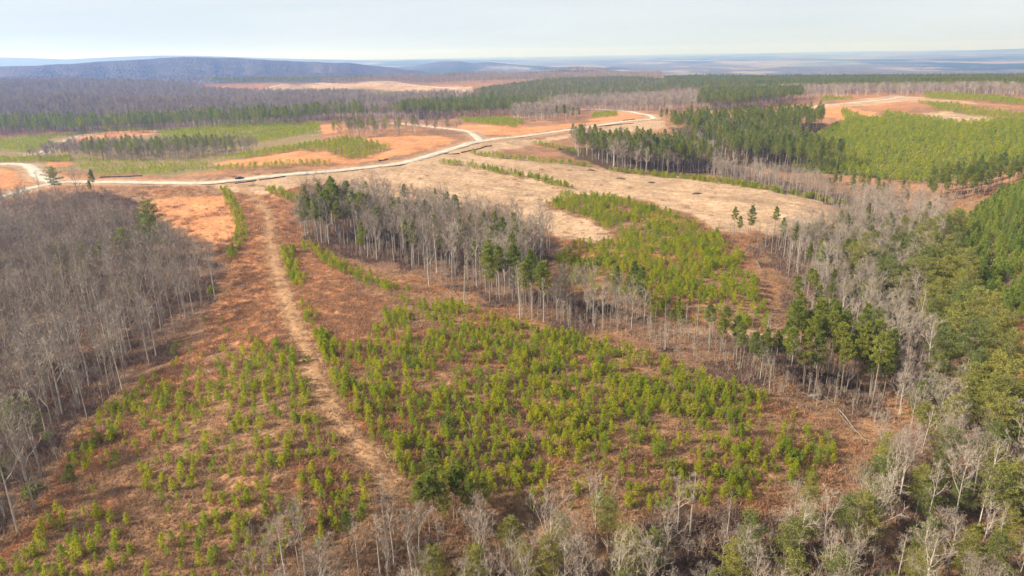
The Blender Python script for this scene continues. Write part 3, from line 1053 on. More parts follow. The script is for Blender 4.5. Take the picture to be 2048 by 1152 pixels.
make_kind('plantation_pine', [(young_pine(7.0, 0.24, 13, 6, 7, 0.50), 7), (young_pine(7.0, 0.21, 13, 6, 7, 0.48), 7), (young_pine(6.5, 0.27, 12, 6, 7, 0.52), 6.5), (young_pine(7.0, 0.23, 12, 5, 7, 0.5), 7)],
          [], [M_PBARK, M_MID], None)
make_kind('layered_evergreen', [(layered_tree(15, 0.30, 4.4), 15), (layered_tree(15, 0.24, 5.0, 62), 15), (layered_tree(15, 0.40, 4.2), 15),
                                (layered_tree(15, 0.46, 5.0, 46), 15), (layered_tree(14, 0.20, 4.4, 60), 14)],
          [], [M_PBARK, M_HEM], ['trunk', 'crown'])
make_kind('dead_trunk', [(dead_trunk(10), 10), (dead_trunk(10), 10), (dead_trunk(9), 9), (dead_trunk(10), 10)], [], [M_DEAD], None)
make_kind('evergreen_shrub', [(shrub(2.2), 2.2), (shrub(2.0, 60), 2.0)], [], [M_PBARK, M_PINE], None)

for kind, K in KINDS.items():
    K['coll'] = bpy.data.collections.new('protos_' + kind)      # sources of the far-off masses; never linked to the scene
    K['h'] = []
    K['single'], K['split'] = [], []
    for i, (mb, h) in enumerate(K['near'] + K['far']):
        me = mb.mesh(kind, K['mats'])
        o = bpy.data.objects.new('%s_%02d' % (kind, i), me)
        K['coll'].objects.link(o)
        K['h'].append(h)
        K['single'].append(me)
        if K['parts'] and i < len(K['near']):
            K['split'].append([mb.mesh(pn, [K['mats'][q]], only=q) for q, pn in enumerate(K['parts'])])
    K['nn'], K['nf'] = len(K['near']), len(K['far'])


def scatter_object(name, pts, scl, rot, idx, coll, kind_prop='stuff'):
    """one object whose points carry the plants of a mass"""
    me = bpy.data.meshes.new(name)
    me.vertices.add(len(pts))
    me.vertices.foreach_set('co', np.asarray(pts, np.float32).ravel())
    for nm, dt, arr in (('scl', 'FLOAT', scl), ('rot', 'FLOAT', rot), ('idx', 'INT', idx)):
        a = me.attributes.new(nm, dt, 'POINT')
        a.data.foreach_set('value', np.asarray(arr, np.float32 if dt == 'FLOAT' else np.int32))
    o = link(name, me)
    o['kind'] = kind_prop
    ng = bpy.data.node_groups.new(name, 'GeometryNodeTree')
    ng.interface.new_socket('Geometry', in_out='INPUT', socket_type='NodeSocketGeometry')
    ng.interface.new_socket('Geometry', in_out='OUTPUT', socket_type='NodeSocketGeometry')
    n, l = ng.nodes, ng.links
    gi, go = n.new('NodeGroupInput'), n.new('NodeGroupOutput')
    ci = n.new('GeometryNodeCollectionInfo')
    ci.inputs['Collection'].default_value = coll
    ci.inputs['Separate Children'].default_value = True
    ci.inputs['Reset Children'].default_value = True
    ip = n.new('GeometryNodeInstanceOnPoints')
    ip.inputs['Pick Instance'].default_value = True

    def attr(nm, dt):
        a = n.new('GeometryNodeInputNamedAttribute')
        a.data_type = dt
        a.inputs['Name'].default_value = nm
        return a.outputs['Attribute']
    cx = n.new('ShaderNodeCombineXYZ')
    l.new(attr('rot', 'FLOAT'), cx.inputs['Z'])
    er = n.new('FunctionNodeEulerToRotation')
    l.new(cx.outputs[0], er.inputs[0])
    l.new(gi.outputs[0], ip.inputs['Points'])
    l.new(ci.outputs[0], ip.inputs['Instance'])
    l.new(attr('idx', 'INT'), ip.inputs['Instance Index'])
    l.new(er.outputs[0], ip.inputs['Rotation'])
    l.new(attr('scl', 'FLOAT'), ip.inputs['Scale'])
    l.new(ip.outputs[0], go.inputs[0])
    md = o.modifiers.new('scatter', 'NODES')
    md.node_group = ng
    return o


# ------------------------------------------------------------------ the ground mesh
def grid_mesh(name, X, Y, Z, wrap=False):
    nu, nv = X.shape
    me = bpy.data.meshes.new(name)
    co = np.stack([X, Y, Z], -1).reshape(-1, 3).astype(np.float32)
    ii = np.arange(nu * nv).reshape(nu, nv)
    q = np.stack([ii[:-1, :-1], ii[:-1, 1:], ii[1:, 1:], ii[1:, :-1]], -1).reshape(-1, 4)
    me.vertices.add(len(co))
    me.vertices.foreach_set('co', co.ravel())
    me.loops.add(q.size)
    me.loops.foreach_set('vertex_index', q.ravel().astype(np.int32))
    me.polygons.add(len(q))
    me.polygons.foreach_set('loop_start', (np.arange(len(q)) * 4).astype(np.int32))
    me.update(calc_edges=True)
    me.polygons.foreach_set('use_smooth', np.ones(len(q), bool))
    return me


def up_fix(me):
    if me.polygons[len(me.polygons) // 2].normal.z < 0:
        me.flip_normals()


me = grid_mesh('ground', GX, GY, GZ)
ca = me.color_attributes.new('cover', 'FLOAT_COLOR', 'POINT')
ca.data.foreach_set('color', np.concatenate([cov, np.ones(N0 + (1,))], -1).reshape(-1).astype(np.float32))
fa = me.attributes.new('faraway', 'FLOAT', 'POINT')
fa.data.foreach_set('value', sstep(1900, 3000, GR).reshape(-1).astype(np.float32))
up_fix(me)
me.materials.append(M_GROUND)
tag(link('ground', me), kind='structure')


def strip(name, line, half, lift, mat, across=7, jag=0.25, rut=0.0):
    half = np.broadcast_to(np.asarray(half, float), (len(line),))
    d = np.gradient(line, axis=0)
    d /= np.hypot(d[:, 0], d[:, 1])[:, None]
    nx, ny = -d[:, 1], d[:, 0]
    s = np.linspace(-1, 1, across)
    jl = (fbm(line[:, 0] / 4, line[:, 1] / 4, 120) - 0.5) * 2 * jag * half
    jr = (fbm(line[:, 0] / 4, line[:, 1] / 4, 124) - 0.5) * 2 * jag * half
    off = s[None] * half[:, None] + np.where(s[None] < 0, jl[:, None] * -s[None], jr[:, None] * s[None])
    X = line[:, 0][:, None] + nx[:, None] * off
    Y = line[:, 1][:, None] + ny[:, None] * off
    Z = hgt(X, Y)
    if lift > 0.2:
        Z = np.maximum(Z, Z.mean(1, keepdims=True) - 0.05)
        k = np.ones(9) / 9
        Zs = np.stack([np.convolve(np.pad(Z[:, i], 4, 'edge'), k, 'valid') for i in range(across)], 1)
        Z = np.maximum(Z, Zs)
    Z = Z + lift * (1 - 0.85 * np.abs(s[None]) ** 4) - rut * np.exp(-((np.abs(s[None]) - 0.45) / 0.14) ** 2)
    me = grid_mesh(name, X, Y, Z)
    a = me.attributes.new('edge', 'FLOAT', 'POINT')
    e = np.abs(s[None]) ** 3 * (0.5 + fbm(X / 3, Y / 3, 130)) + 0.35 * np.exp(-((np.abs(s[None])) / 0.15) ** 2) * (fbm(X / 5, Y / 5, 133))
    a.data.foreach_set('value', np.clip(e, 0, 1).reshape(-1).astype(np.float32))
    up_fix(me)
    me.materials.append(mat)
    return tag(link(name, me), kind='structure')


for k, (ln, w) in ROADW.items():
    strip('gravel_road', ln, w, 0.50, M_ROAD, 7, 0.16)
_tl = np.linspace(0, 1, len(TRACK))
strip('dirt_track', TRACK, np.interp(_tl, [0, 0.25, 0.5, 0.62, 0.75, 1], [1.1, 1.3, 1.6, 2.6, 2.1, 1.8]), 0.10, M_TRACK, 11, 0.5, 0.07)

# ------------------------------------------------------------------ where the plants grow
# kind, spacing, height range, share kept, polygon of the stems' feet (photograph points), key of the label
STANDS = [
    ('bare_tree', 5.2, (14, 20), 0.88, 'in the grey wood left of the dirt track',
     [(-250, 440), (60, 442), (170, 452), (260, 482), (330, 522), (400, 547), (435, 577), (420, 612), (330, 702), (258, 772), (192, 832), (138, 892),
      (95, 985), (40, 1060), (-20, 1110), (-200, 1152), (-400, 1152), (-400, 600)]),
    ('bare_tree', 4.3, (14, 21), 0.88, 'in the mixed wood in the middle',
     [(590, 460), (640, 440), (720, 432), (850, 452), (960, 472), (1060, 492), (1112, 505), (1100, 530), (1060, 575), (1010, 592), (930, 572), (830, 537),
      (700, 508), (610, 484)]),
    ('bare_tree', 4.6, (8, 14), 0.85, 'at the lower tip of the middle wood', [(1010, 592), (1100, 590), (1290, 640), (1285, 662), (1150, 662), (1050, 640)]),
    ('dead_trunk', 3.6, (6, 12), 0.82, 'along the lower edge of the middle wood',
     [(1000, 600), (1100, 600), (1290, 642), (1420, 672), (1420, 690), (1285, 672), (1150, 666), (1040, 640)]),
    ('dead_trunk', 3.9, (5, 11), 0.82, 'in the thinned strip right of centre',
     [(1290, 652), (1400, 676), (1560, 690), (1660, 725), (1740, 775), (1760, 845), (1690, 840), (1600, 805), (1480, 765), (1380, 735), (1290, 692)]),
    ('dead_trunk', 3.4, (8, 13), 0.6, 'beside the bare soil scar', [(1525, 500), (1560, 480), (1640, 500), (1660, 600), (1660, 680), (1600, 650), (1575, 590), (1550, 520)]),
    ('dead_trunk', 4.0, (4, 8), 0.6, 'at the edge of the pale cut field', [(1430, 468), (1500, 470), (1570, 465), (1600, 490), (1520, 505), (1490, 490)]),
    ('bare_tree', 4.5, (11, 17), 0.88, 'in the pale wood along the ravine',
     [(1560, 500), (1640, 480), (1720, 450), (1745, 415), (1850, 430), (1900, 470), (1870, 540), (1830, 650), (1850, 760), (1810, 850), (1760, 800),
      (1700, 700), (1640, 640), (1610, 560)]),
    ('bare_tree', 4.8, (7, 13), 0.8, 'in the brush strip above the cut field', [(1420, 345), (1500, 352), (1700, 402), (1760, 420), (1740, 452), (1690, 422), (1560, 386), (1430, 360)]),
    ('bare_tree', 5.2, (10, 16), 0.84, 'in the bottom wood nearest the viewer',
     [(520, 1230), (560, 1140), (640, 1105), (770, 1115), (1000, 1120), (1200, 1085), (1400, 1075), (1600, 1050), (1780, 1000), (1860, 920), (2048, 930),
      (2250, 1000), (2250, 1500), (520, 1600)]),
    ('bare_tree', 7.0, (12, 17), 0.9, 'behind the left plantation', [(-100, 278), (0, 264), (200, 263), (400, 252), (520, 249), (640, 241), (740, 236), (850, 240),
                                                                (850, 225), (700, 217), (400, 228), (0, 252), (-100, 262)]),
    ('bare_tree', 6.4, (9, 20), 0.79, 'on the far left hillside', [(-250, 275), (-100, 264), (0, 252), (400, 230), (700, 217), (900, 215), (960, 200), (840, 199), (700, 192), (520, 191),
                                                               (420, 184), (380, 172), (200, 169), (0, 168), (-250, 172)]),
    ('bare_tree', 5.8, (8, 12), 0.8, 'in the hollow left of the orange knoll', [(50, 332), (130, 319), (200, 323), (300, 326), (400, 321), (490, 310), (520, 300), (500, 290), (300, 291), (130, 297)]),
    ('bare_tree', 9.0, (11, 15), 0.8, 'along the spur road', [(680, 279), (780, 275), (930, 269), (900, 263), (700, 263)]),
    ('bare_tree', 7.0, (13, 17), 0.85, 'in front of the green pine hill', [(1020, 246), (1150, 240), (1160, 222), (1300, 226), (1400, 222), (1560, 213), (1560, 200), (1330, 200), (1150, 206),
                                                                    (1030, 226)]),
    ('bare_tree', 8.0, (12, 16), 0.7, 'under the far pine belt', [(1560, 205), (1640, 196), (1900, 190), (2100, 194), (2100, 178), (1640, 178), (1560, 186)]),
    ('bare_tree', 10., (12, 16), 0.9, 'on the low purple ridge', [(640, 167), (760, 164), (940, 167), (1200, 162), (1330, 158), (1300, 146), (1130, 143), (1000, 150), (850, 154), (690, 161)]),
    # the strip and the sapling-high understorey of the woods
    ('bare_tree', 7.5, (5, 10), 0.8, 'in the thinned strip right of centre', [(1290, 648), (1400, 672), (1560, 684), (1660, 722), (1740, 770), (1765, 848), (1695, 842), (1600, 806), (1480, 765), (1380, 733), (1290, 690)]),
    # tall pines
    ('pine_tree', 7.8, (12, 18), 0.74, 'in the mixed wood in the middle', [(640, 455), (850, 452), (960, 472), (1080, 510), (1060, 575), (930, 560), (700, 500)]),
    ('pine_tree', 22., (9, 14), 0.6, 'in the grey wood left of the dirt track', [(-100, 600), (60, 500), (300, 560), (380, 600), (200, 780), (60, 940), (-150, 1000)]),
    ('pine_tree', 8.0, (7, 11), 0.85, 'below the bright plantation', [(1560, 347), (1640, 352), (1720, 368), (1840, 388), (1880, 402), (1840, 422), (1760, 412), (1640, 382)]),
    ('pine_tree', 5.6, (8, 14), 0.79, 'in the pale wood along the ravine', [(1580, 520), (1640, 490), (1720, 470), (1850, 450), (1870, 540), (1830, 650), (1760, 720), (1640, 620)]),
    ('pine_tree', 60., (13, 17), 0.9, 'on the far left hillside', [(-200, 262), (0, 252), (400, 230), (700, 217), (940, 205), (700, 195), (520, 194), (420, 186), (0, 172)]),
    ('bare_tree', 13., (11, 15), 0.85, 'on the green pine hill', [(940, 202), (1000, 216), (1150, 212), (1300, 196), (1335, 190), (1335, 166), (1250, 162), (1100, 166), (960, 186)]),
    ('bare_tree', 12., (12, 16), 0.7, 'in the far pine belt', [(1330, 190), (1500, 190), (1700, 190), (2120, 193), (2120, 176), (1700, 174), (1400, 172), (1330, 172)]),
    ('bare_tree', 7.5, (12, 19), 0.8, 'in the pine block beside the cut field', [(1130, 302), (1160, 315), (1230, 338), (1300, 349), (1400, 354), (1450, 348), (1420, 325), (1370, 315), (1290, 309), (1220, 304), (1170, 297)]),
    ('layered_evergreen', 6.5, (9, 14), 0.8, 'at the lower end of the ravine', [(1820, 800), (1900, 790), (1970, 830), (2080, 910), (1960, 945), (1860, 915), (1790, 900)]),
    ('layered_evergreen', 9.0, (8, 13), 0.8, 'in the pale wood along the ravine', [(1640, 520), (1700, 490), (1760, 560), (1800, 680), (1820, 780), (1740, 700), (1660, 620)]),
    ('bare_tree', 5.0, (8, 13), 0.85, 'at the lower end of the ravine', [(1760, 830), (1850, 780), (1970, 820), (2080, 900), (1960, 950), (1800, 960), (1730, 930), (1790, 900)]),
    ('bare_tree', 9., (12, 17), 0.8, 'in the pine belt left of the bright plantation', [(1450, 262), (1560, 255), (1600, 290), (1560, 330), (1470, 325), (1400, 297), (1380, 262)]),
    ('bare_tree', 3.4, (2.5, 6), 0.85, 'understorey', [(-150, 470), (170, 470), (330, 535), (430, 578), (420, 615), (330, 706), (190, 836), (95, 990), (-150, 1150)]),
    ('bare_tree', 3.0, (2.5, 6), 0.85, 'understorey', [(590, 460), (720, 425), (960, 465), (1115, 505), (1060, 578), (1290, 640), (1288, 668), (1150, 668), (930, 580), (700, 510), (605, 485)]),
    ('bare_tree', 3.0, (2, 5), 0.85, 'understorey', [(1290, 650), (1560, 686), (1740, 772), (1800, 855), (1700, 845), (1480, 768), (1290, 694)]),
    ('bare_tree', 3.2, (2.5, 6), 0.85, 'understorey', [(1560, 500), (1720, 445), (1850, 430), (1900, 470), (1830, 650), (1860, 760), (1960, 850), (1850, 900), (1700, 740), (1600, 600)]),
    ('bare_tree', 3.4, (2, 5), 0.85, 'understorey', [(1400, 338), (1500, 345), (1700, 398), (1760, 420), (1740, 452), (1560, 388), (1420, 358)]),
    ('bare_tree', 4.0, (2, 5), 0.85, 'understorey', [(520, 1230), (560, 1130), (800, 1075), (1000, 1090), (1400, 1070), (1600, 1040), (1780, 990), (1860, 910), (2060, 920), (2200, 1000), (2200, 1300), (600, 1400)]),
    ('pine_tree', 4.5, (15, 21), 0.95, 'in the tall dark clump at the upper left of the middle wood', [(602, 474), (640, 452), (705, 455), (735, 488), (664, 497), (616, 489)]),
    ('pine_tree', 5.0, (15, 18), 0.9, 'in the pine row at the front of the middle wood', [(968, 600), (1010, 622), (1060, 640), (1115, 645), (1115, 612), (1060, 592), (990, 582)]),
    ('pine_tree', 5.0, (12, 15), 0.9, 'at the right tip of the middle wood', [(1205, 640), (1240, 652), (1292, 652), (1292, 625), (1215, 615)]),
    ('pine_tree', 4.0, (14, 18), 0.9, 'in the dense pine clump right of centre', [(1560, 770), (1610, 784), (1700, 814), (1755, 838), (1772, 800), (1735, 752), (1650, 700), (1575, 700)]),
    ('pine_tree', 5.6, (11, 15), 0.85, 'standing thinly in the strip right of centre', [(1390, 722), (1540, 775), (1550, 740), (1425, 690)]),
    ('pine_tree', 6.5, (11, 14), 0.8, 'between the soil scar and the ravine', [(1590, 645), (1640, 670), (1690, 650), (1640, 590), (1600, 595)]),
    ('pine_tree', 5.2, (13, 20), 0.90, 'in the pine block beside the cut field', [(1140, 300), (1160, 313), (1230, 336), (1300, 346), (1400, 351), (1442, 346), (1420, 325), (1370, 315), (1290, 309),
                                                                         (1220, 304), (1170, 297)]),
    ('pine_tree', 5.6, (15, 20), 0.9, 'in the pine belt left of the bright plantation', [(1335, 268), (1400, 297), (1470, 327), (1560, 342), (1640, 350), (1680, 340), (1620, 310), (1560, 290), (1600, 276),
                                                                                (1645, 263), (1640, 250), (1560, 250), (1450, 258), (1380, 255)]),
    ('pine_tree', 6.5, (16, 19), 0.95, 'in the dark far pine block', [(1395, 222), (1470, 223), (1520, 216), (1600, 208), (1600, 196), (1400, 199)]),
    ('pine_tree', 8.5, (15, 19), 0.95, 'in the far pine belt', [(1330, 188), (1500, 186), (1700, 187), (2120, 190), (2120, 166), (1700, 164), (1400, 162), (1330, 165)]),
    ('pine_tree', 7.0, (11, 14), 0.97, 'on the green pine hill', [(940, 202), (1000, 216), (1150, 212), (1300, 196), (1335, 190), (1335, 166), (1250, 162), (1100, 166), (960, 186)]),
    ('pine_tree', 6.8, (13, 22), 0.9, 'along the foot of the far hillside', [(780, 240), (900, 239), (1000, 233), (1100, 228), (1000, 214), (850, 218)]),
    ('pine_tree', 6.2, (10, 22), 0.66, 'behind the left plantation', [(-100, 282), (0, 274), (200, 270), (400, 260), (520, 256), (640, 246), (760, 240), (640, 236), (500, 246), (200, 257), (-100, 267)]),
    ('pine_tree', 6.5, (9, 15), 0.8, 'in the hollow left of the orange knoll', [(150, 320), (300, 324), (480, 310), (480, 300), (200, 305)]),
    ('pine_tree', 9.0, (11, 15), 0.6, 'along the spur road', [(680, 280), (780, 277), (840, 272), (720, 262), (660, 266)]),
    ('pine_tree', 5.4, (12, 16), 0.85, 'on the dark ridge at the right edge', [(1850, 392), (1900, 418), (1960, 404), (2080, 376), (2080, 350), (1950, 366), (1870, 372)]),
    ('pine_tree', 2.6, (9, 12.5), 0.95, 'in the pine clump at the foot of the track', [(768, 1058), (830, 1078), (900, 1072), (960, 1060), (1015, 1045), (1012, 1012), (900, 1010), (790, 1022)]),
    ('pine_tree', 14., (14, 18), 0.5, 'along the crest beyond the clearing', [(400, 168), (560, 160), (700, 160), (760, 162), (660, 165), (500, 172)]),
    ('pine_tree', 16., (14, 18), 0.5, 'on the low purple ridge', [(850, 156), (1000, 152), (1060, 148), (1060, 154), (900, 160)]),
    ('young_pine', 5.0, (1.0, 2.4), 0.7, 'scattered at the plantation edges', [(430, 620), (560, 700), (640, 760), (560, 690), (400, 690), (330, 735), (200, 850), (330, 715)]),
    ('evergreen_shrub', 8.0, (1.4, 3.0), 0.7, 'in the big plantation', [(700, 700), (830, 610), (1060, 660), (1330, 730), (1600, 840), (1660, 920), (1300, 1020), (900, 950)]),
    ('evergreen_shrub', 11., (1.2, 2.4), 0.7, 'in the sparse plantation', [(300, 800), (560, 700), (700, 900), (720, 1050), (300, 1120), (120, 1050)]),
    ('bare_tree', 7.0, (1.0, 2.6), 0.8, 'brush', [(640, 680), (830, 610), (1060, 660), (1330, 730), (1600, 840), (1660, 920), (1300, 1020), (800, 960)]),
    ('bare_tree', 7.5, (0.9, 2.2), 0.8, 'brush', [(200, 850), (400, 700), (560, 700), (740, 1000), (560, 1120), (0, 1150)]),
    # feathery evergreens of the ravine
    ('layered_evergreen', 6.0, (12, 17), 0.9, 'in the evergreen belt along the ravine', [(1790, 610), (1840, 560), (1895, 570), (1950, 655), (1990, 760), (2060, 860), (2120, 920), (1960, 905), (1880, 800),
                                                                                (1850, 700)]),
    ('layered_evergreen', 6.0, (11, 16), 0.92, 'at the top of the evergreen belt', [(1700, 560), (1790, 495), (1890, 495), (1920, 570), (1850, 640), (1770, 640), (1720, 600)]),
    ('layered_evergreen', 6.2, (8.5, 13), 0.85, 'in the bottom wood nearest the viewer', [(1660, 1010), (1750, 960), (1800, 1000), (1900, 960), (2060, 930), (2200, 1000), (2200, 1350), (1700, 1350), (1380, 1300),
                                                                                 (1060, 1250), (1060, 1150), (1250, 1130), (1480, 1110)]),
    # young planted pines
    ('young_pine', 1.95, (1.1, 3.0), 0.77, 'in the sparse plantation left of the track',
     [(195, 840), (265, 785), (345, 725), (405, 695), (470, 700), (565, 690), (605, 740), (650, 810), (700, 905), (765, 1000), (720, 1060), (560, 1130),
      (500, 1230), (-120, 1230), (35, 1110), (108, 995), (150, 905)]),
    ('young_pine', 1.5, (1.0, 3.0), 0.795, 'in the big plantation in the foreground',
     [(628, 660), (700, 700), (760, 650), (760, 600), (830, 595), (950, 620), (1060, 655), (1280, 690), (1330, 725), (1460, 775), (1600, 835), (1680, 905),
      (1650, 950), (1520, 1000), (1300, 1030), (1050, 1020), (900, 960), (800, 975), (725, 860), (665, 780)]),
    ('young_pine', 1.9, (1.6, 3.6), 0.79, 'in the plantation beyond the middle wood',
     [(1085, 408), (1140, 386), (1250, 402), (1400, 452), (1480, 502), (1508, 560), (1535, 630), (1540, 662), (1440, 662), (1300, 640), (1290, 600), (1120, 575), (1110, 515),
      (1150, 482), (1245, 490), (1190, 445)]),
    ('young_pine', 3.1, (2.8, 5.2), 0.93, 'in the bright plantation on the right', [(1650, 348), (1585, 300), (1650, 264), (1690, 243), (1680, 222), (1755, 243), (1775, 228), (1860, 240), (1930, 250), (2060, 242),
                                                                            (2250, 252), (2250, 332), (2048, 324), (1900, 364), (1840, 372), (1720, 352)]),
    ('plantation_pine', 3.3, (4.5, 8.0), 0.97, 'in the thick plantation at the right edge', [(1895, 505), (1922, 460), (1990, 402), (2060, 372), (2250, 400), (2250, 650), (2048, 648), (1980, 632), (1932, 580)]),
    ('young_pine', 3.2, (2.5, 4), 0.9, 'in the far right strips', [(1850, 189), (2080, 205), (2080, 215), (1850, 198)]),
    ('young_pine', 3.2, (2.5, 4), 0.9, 'in the far right strips', [(1835, 205), (1990, 224), (2080, 236), (2000, 240), (1870, 222)]),
    ('young_pine', 3.2, (2.5, 4), 0.8, 'in the far right strips', [(1640, 204), (1710, 199), (1650, 193)]),
    ('young_pine', 2.5, (1.8, 3.3), 0.78, 'beyond the main road on the left', [(-50, 302), (60, 306), (110, 290), (90, 281), (170, 266), (320, 259), (300, 251), (0, 279)]),
    ('young_pine', 2.5, (1.8, 3.3), 0.78, 'beyond the main road on the left', [(330, 300), (500, 291), (640, 266), (640, 246), (520, 246), (320, 263)]),
    ('young_pine', 2.3, (2.0, 3.4), 0.9, 'beyond the main road on the left', [(-50, 322), (140, 316), (140, 325), (-50, 330)]),
    ('young_pine', 2.7, (1.6, 3.0), 0.74, 'beyond the main road on the left', [(140, 316), (260, 325), (420, 325), (430, 340), (340, 350), (200, 352), (160, 338)]),
    ('young_pine', 2.6, (2.2, 3.8), 0.9, 'beside the orange knoll', [(430, 323), (520, 307), (640, 286), (700, 277), (782, 296), (732, 317), (690, 321), (662, 306), (600, 302), (505, 317)]),
    ('young_pine', 2.8, (2.2, 3.4), 0.8, 'beside the orange knoll', [(430, 337), (520, 331), (655, 325), (655, 333), (520, 341), (430, 345)]),
    ('young_pine', 2.8, (2.5, 4), 0.85, 'between the spur road and the main road', [(912, 241), (1000, 238), (1050, 245), (1030, 257), (960, 250)]),
    ('young_pine', 2.8, (2.5, 4), 0.8, 'between the spur road and the main road', [(1180, 239), (1235, 233), (1230, 227), (1190, 229)]),
    ('young_pine', 3.3, (1.5, 3.0), 0.72, 'on the far clearing', [(620, 187), (860, 198), (800, 184), (690, 180)]),
]
# strips of young pines: (spacing, height range, half width m, label key, course)
ROWS = [
    (1.7, (1.6, 3.0), 2.2, 'in the narrow row left of the track', [(446, 378), (462, 405), (478, 440), (484, 470), (470, 500), (452, 522)]),
    (1.7, (1.8, 3.2), 3.2, 'in the short row below the road', [(540, 380), (570, 392), (602, 408)]),
    (1.6, (2.0, 3.6), 3.0, 'in the thick row right of the track', [(566, 502), (576, 535), (592, 575)]),
    (1.6, (1.5, 3.0), 1.8, 'in the thick row right of the track', [(598, 605), (622, 655), (645, 705), (690, 770)]),
    (1.8, (1.6, 3.0), 3.0, 'in the row along the middle wood', [(615, 492), (660, 525), (720, 555), (800, 585)]),
    (1.8, (2.0, 3.6), 3.4, 'in the curved row across the pale field', [(880, 326), (940, 334), (1010, 347), (1080, 360), (1135, 376)]),
    (1.8, (2.0, 3.6), 3.6, 'in the long row across the cut field', [(952, 309), (1010, 317), (1090, 326), (1170, 334)]),
    (1.8, (2.0, 3.6), 3.6, 'in the long row across the cut field', [(1230, 343), (1320, 354), (1420, 364), (1520, 378), (1600, 392), (1690, 413)]),
    (1.8, (2.0, 3.4), 3.0, 'in the row behind the pine block', [(1070, 288), (1110, 297), (1160, 308)]),
    (2.0, (1.5, 2.8), 1.5, 'on the left verge of the track', [(560, 690), (590, 730), (640, 800), (680, 860), (730, 940), (765, 990)]),
]
